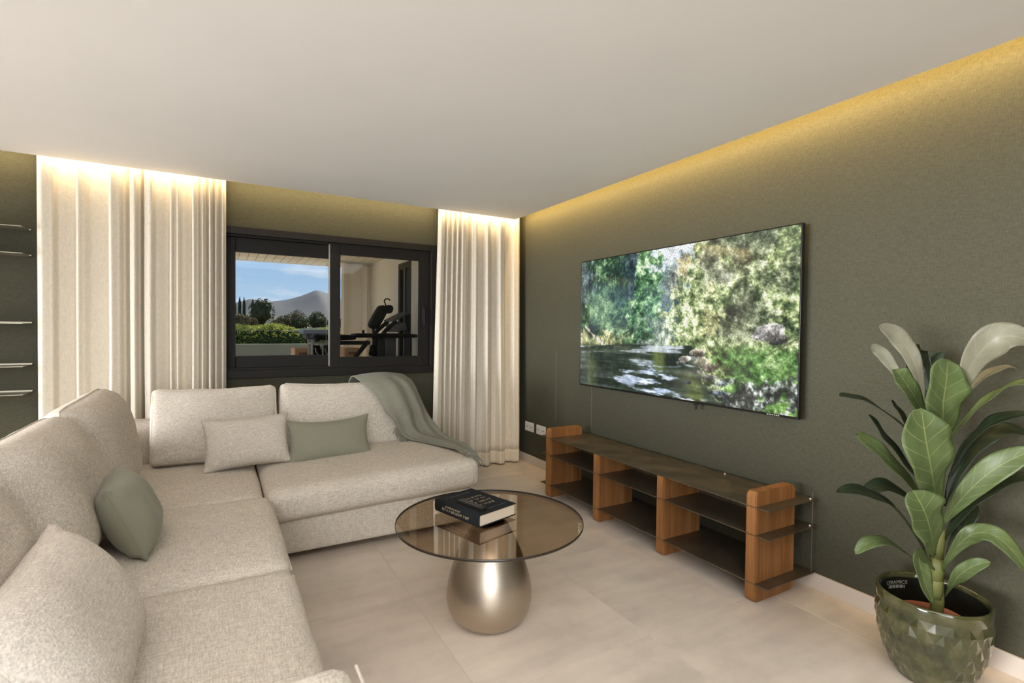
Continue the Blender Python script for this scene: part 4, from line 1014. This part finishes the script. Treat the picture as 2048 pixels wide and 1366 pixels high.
def leaf_cloud(x, y, zb, h, w, seed, kind):
    r_ = np.random.RandomState(seed); n = 500
    d = r_.normal(size=(n, 3)); d /= np.linalg.norm(d, axis=1)[:, None]
    kx = (.30 if kind == 'cypress' else .52)*w; cz = .55
    k = (.85+.3*r_.rand(n))[:, None]
    p = d*k*np.array([kx, kx, h*.46])+np.array([x, y, zb+h*cz])
    return leaf_quads(n, p, .12 if w > 1 else .07, r_)
tree('broadleaf_tree', 'tall grey green tree standing highest above the hedge', 3.87, 60, 1.1, 4.25, 2.3, M['crown'], 1)
for k, (x, y, zt, w, mm, lb) in enumerate(((5.75, 56.5, 2.5, 1.4, 'crown2', 'olive brown bush right beside the tallest tree'), (7.55, 62, 3.15, 1.9, 'crown2', 'brownish tree under the middle of the mountain'), (8.9, 57, 2.75, 1.9, 'crown', 'dark rounded tree left of the window stile'),
                                           (9.9, 63, 3.15, 1.5, 'crown2', 'spindly olive tree just left of the meeting stile'), (6.75, 53.6, 2.25, 1.4, 'crown', 'low dark bush between the tallest tree and the brownish tree'), (11.9, 60, 2.35, 2.2, 'crown', 'dark green tree seen in the narrow gap right of the stile'),
                                           (1.55, 53.5, 2.5, 1.7, 'crown2', 'dry brown bush at the left edge of the pane'), (2.55, 56.2, 2.3, 1.4, 'crown2', 'low brown bush left of the tallest tree'), (4.75, 53, 1.95, 1.1, 'crown2', 'small brown bush at the foot of the tallest tree'), (10.9, 58, 2.5, 1.4, 'crown3', 'deep green bush behind the meeting stile'))):
    tree('bush' if zt < 2.7 else 'broadleaf_tree', lb, x, y, .95, zt, w, M[mm], 20+k)
for k, (x, zt) in enumerate(((1.85, 5.0), (2.45, 5.25), (3.0, 5.2), (4.05, 5.1), (1.2, 4.8))):
    tree('cypress', ('%s thin dark cypress of the row at the left of the pane' % ('leftmost visible', 'second', 'third', 'rightmost', 'half hidden')[k]), x, 80, 1.2, zt, .42, M['crown3'], 50+k, 'cypress', 'row of cypresses')
def range_(name, label, pts, y0, depth, m, amp, seed):
    px = np.array([p[0] for p in pts]); pz = np.array([p[1] for p in pts]); x = np.linspace(px[0], px[-1], 220)
    rid = np.interp(x, px, pz); rows_ = []
    for k, (f, dy) in enumerate(((-.25, -1.4), (.12, -1.0), (.32, -.75), (.5, -.55), (.68, -.38), (.84, -.2), (1.0, 0), (.7, .5), (0, 1.2))):
        rows_.append([(a, y0+dy*depth, f*z+amp*noise.noise(Vector((a*.02*60/max(depth, 1)*3, k*.7, seed)))*(.3 if f == 1 else 1)) for a, z in zip(x, rid)])
    return struct(obj(name, grid_mesh(name, np.array(rows_)), m, None, True))
range_('mountain', '', [(-900, 40), (-300, 62), (-80, 55), (0, 60), (35, 62), (70, 74), (105, 68), (141, 72), (165, 77), (191, 86), (212, 95), (228, 103), (236, 105), (246, 101), (262, 97), (280, 92), (296, 85), (323, 82), (420, 62), (700, 50), (1200, 30)], 1500, 260, M['hill'], 7, 3)
range_('wooded_hill', '', [(-260, 9), (-60, 11), (0, 12), (20, 11.5), (40, 9), (60, 9.5), (80, 8.5), (110, 10), (200, 9), (400, 6)], 420, 80, M['hill2'], 1.5, 8)
try:
    sc.cycles.use_denoising = True
except Exception: pass
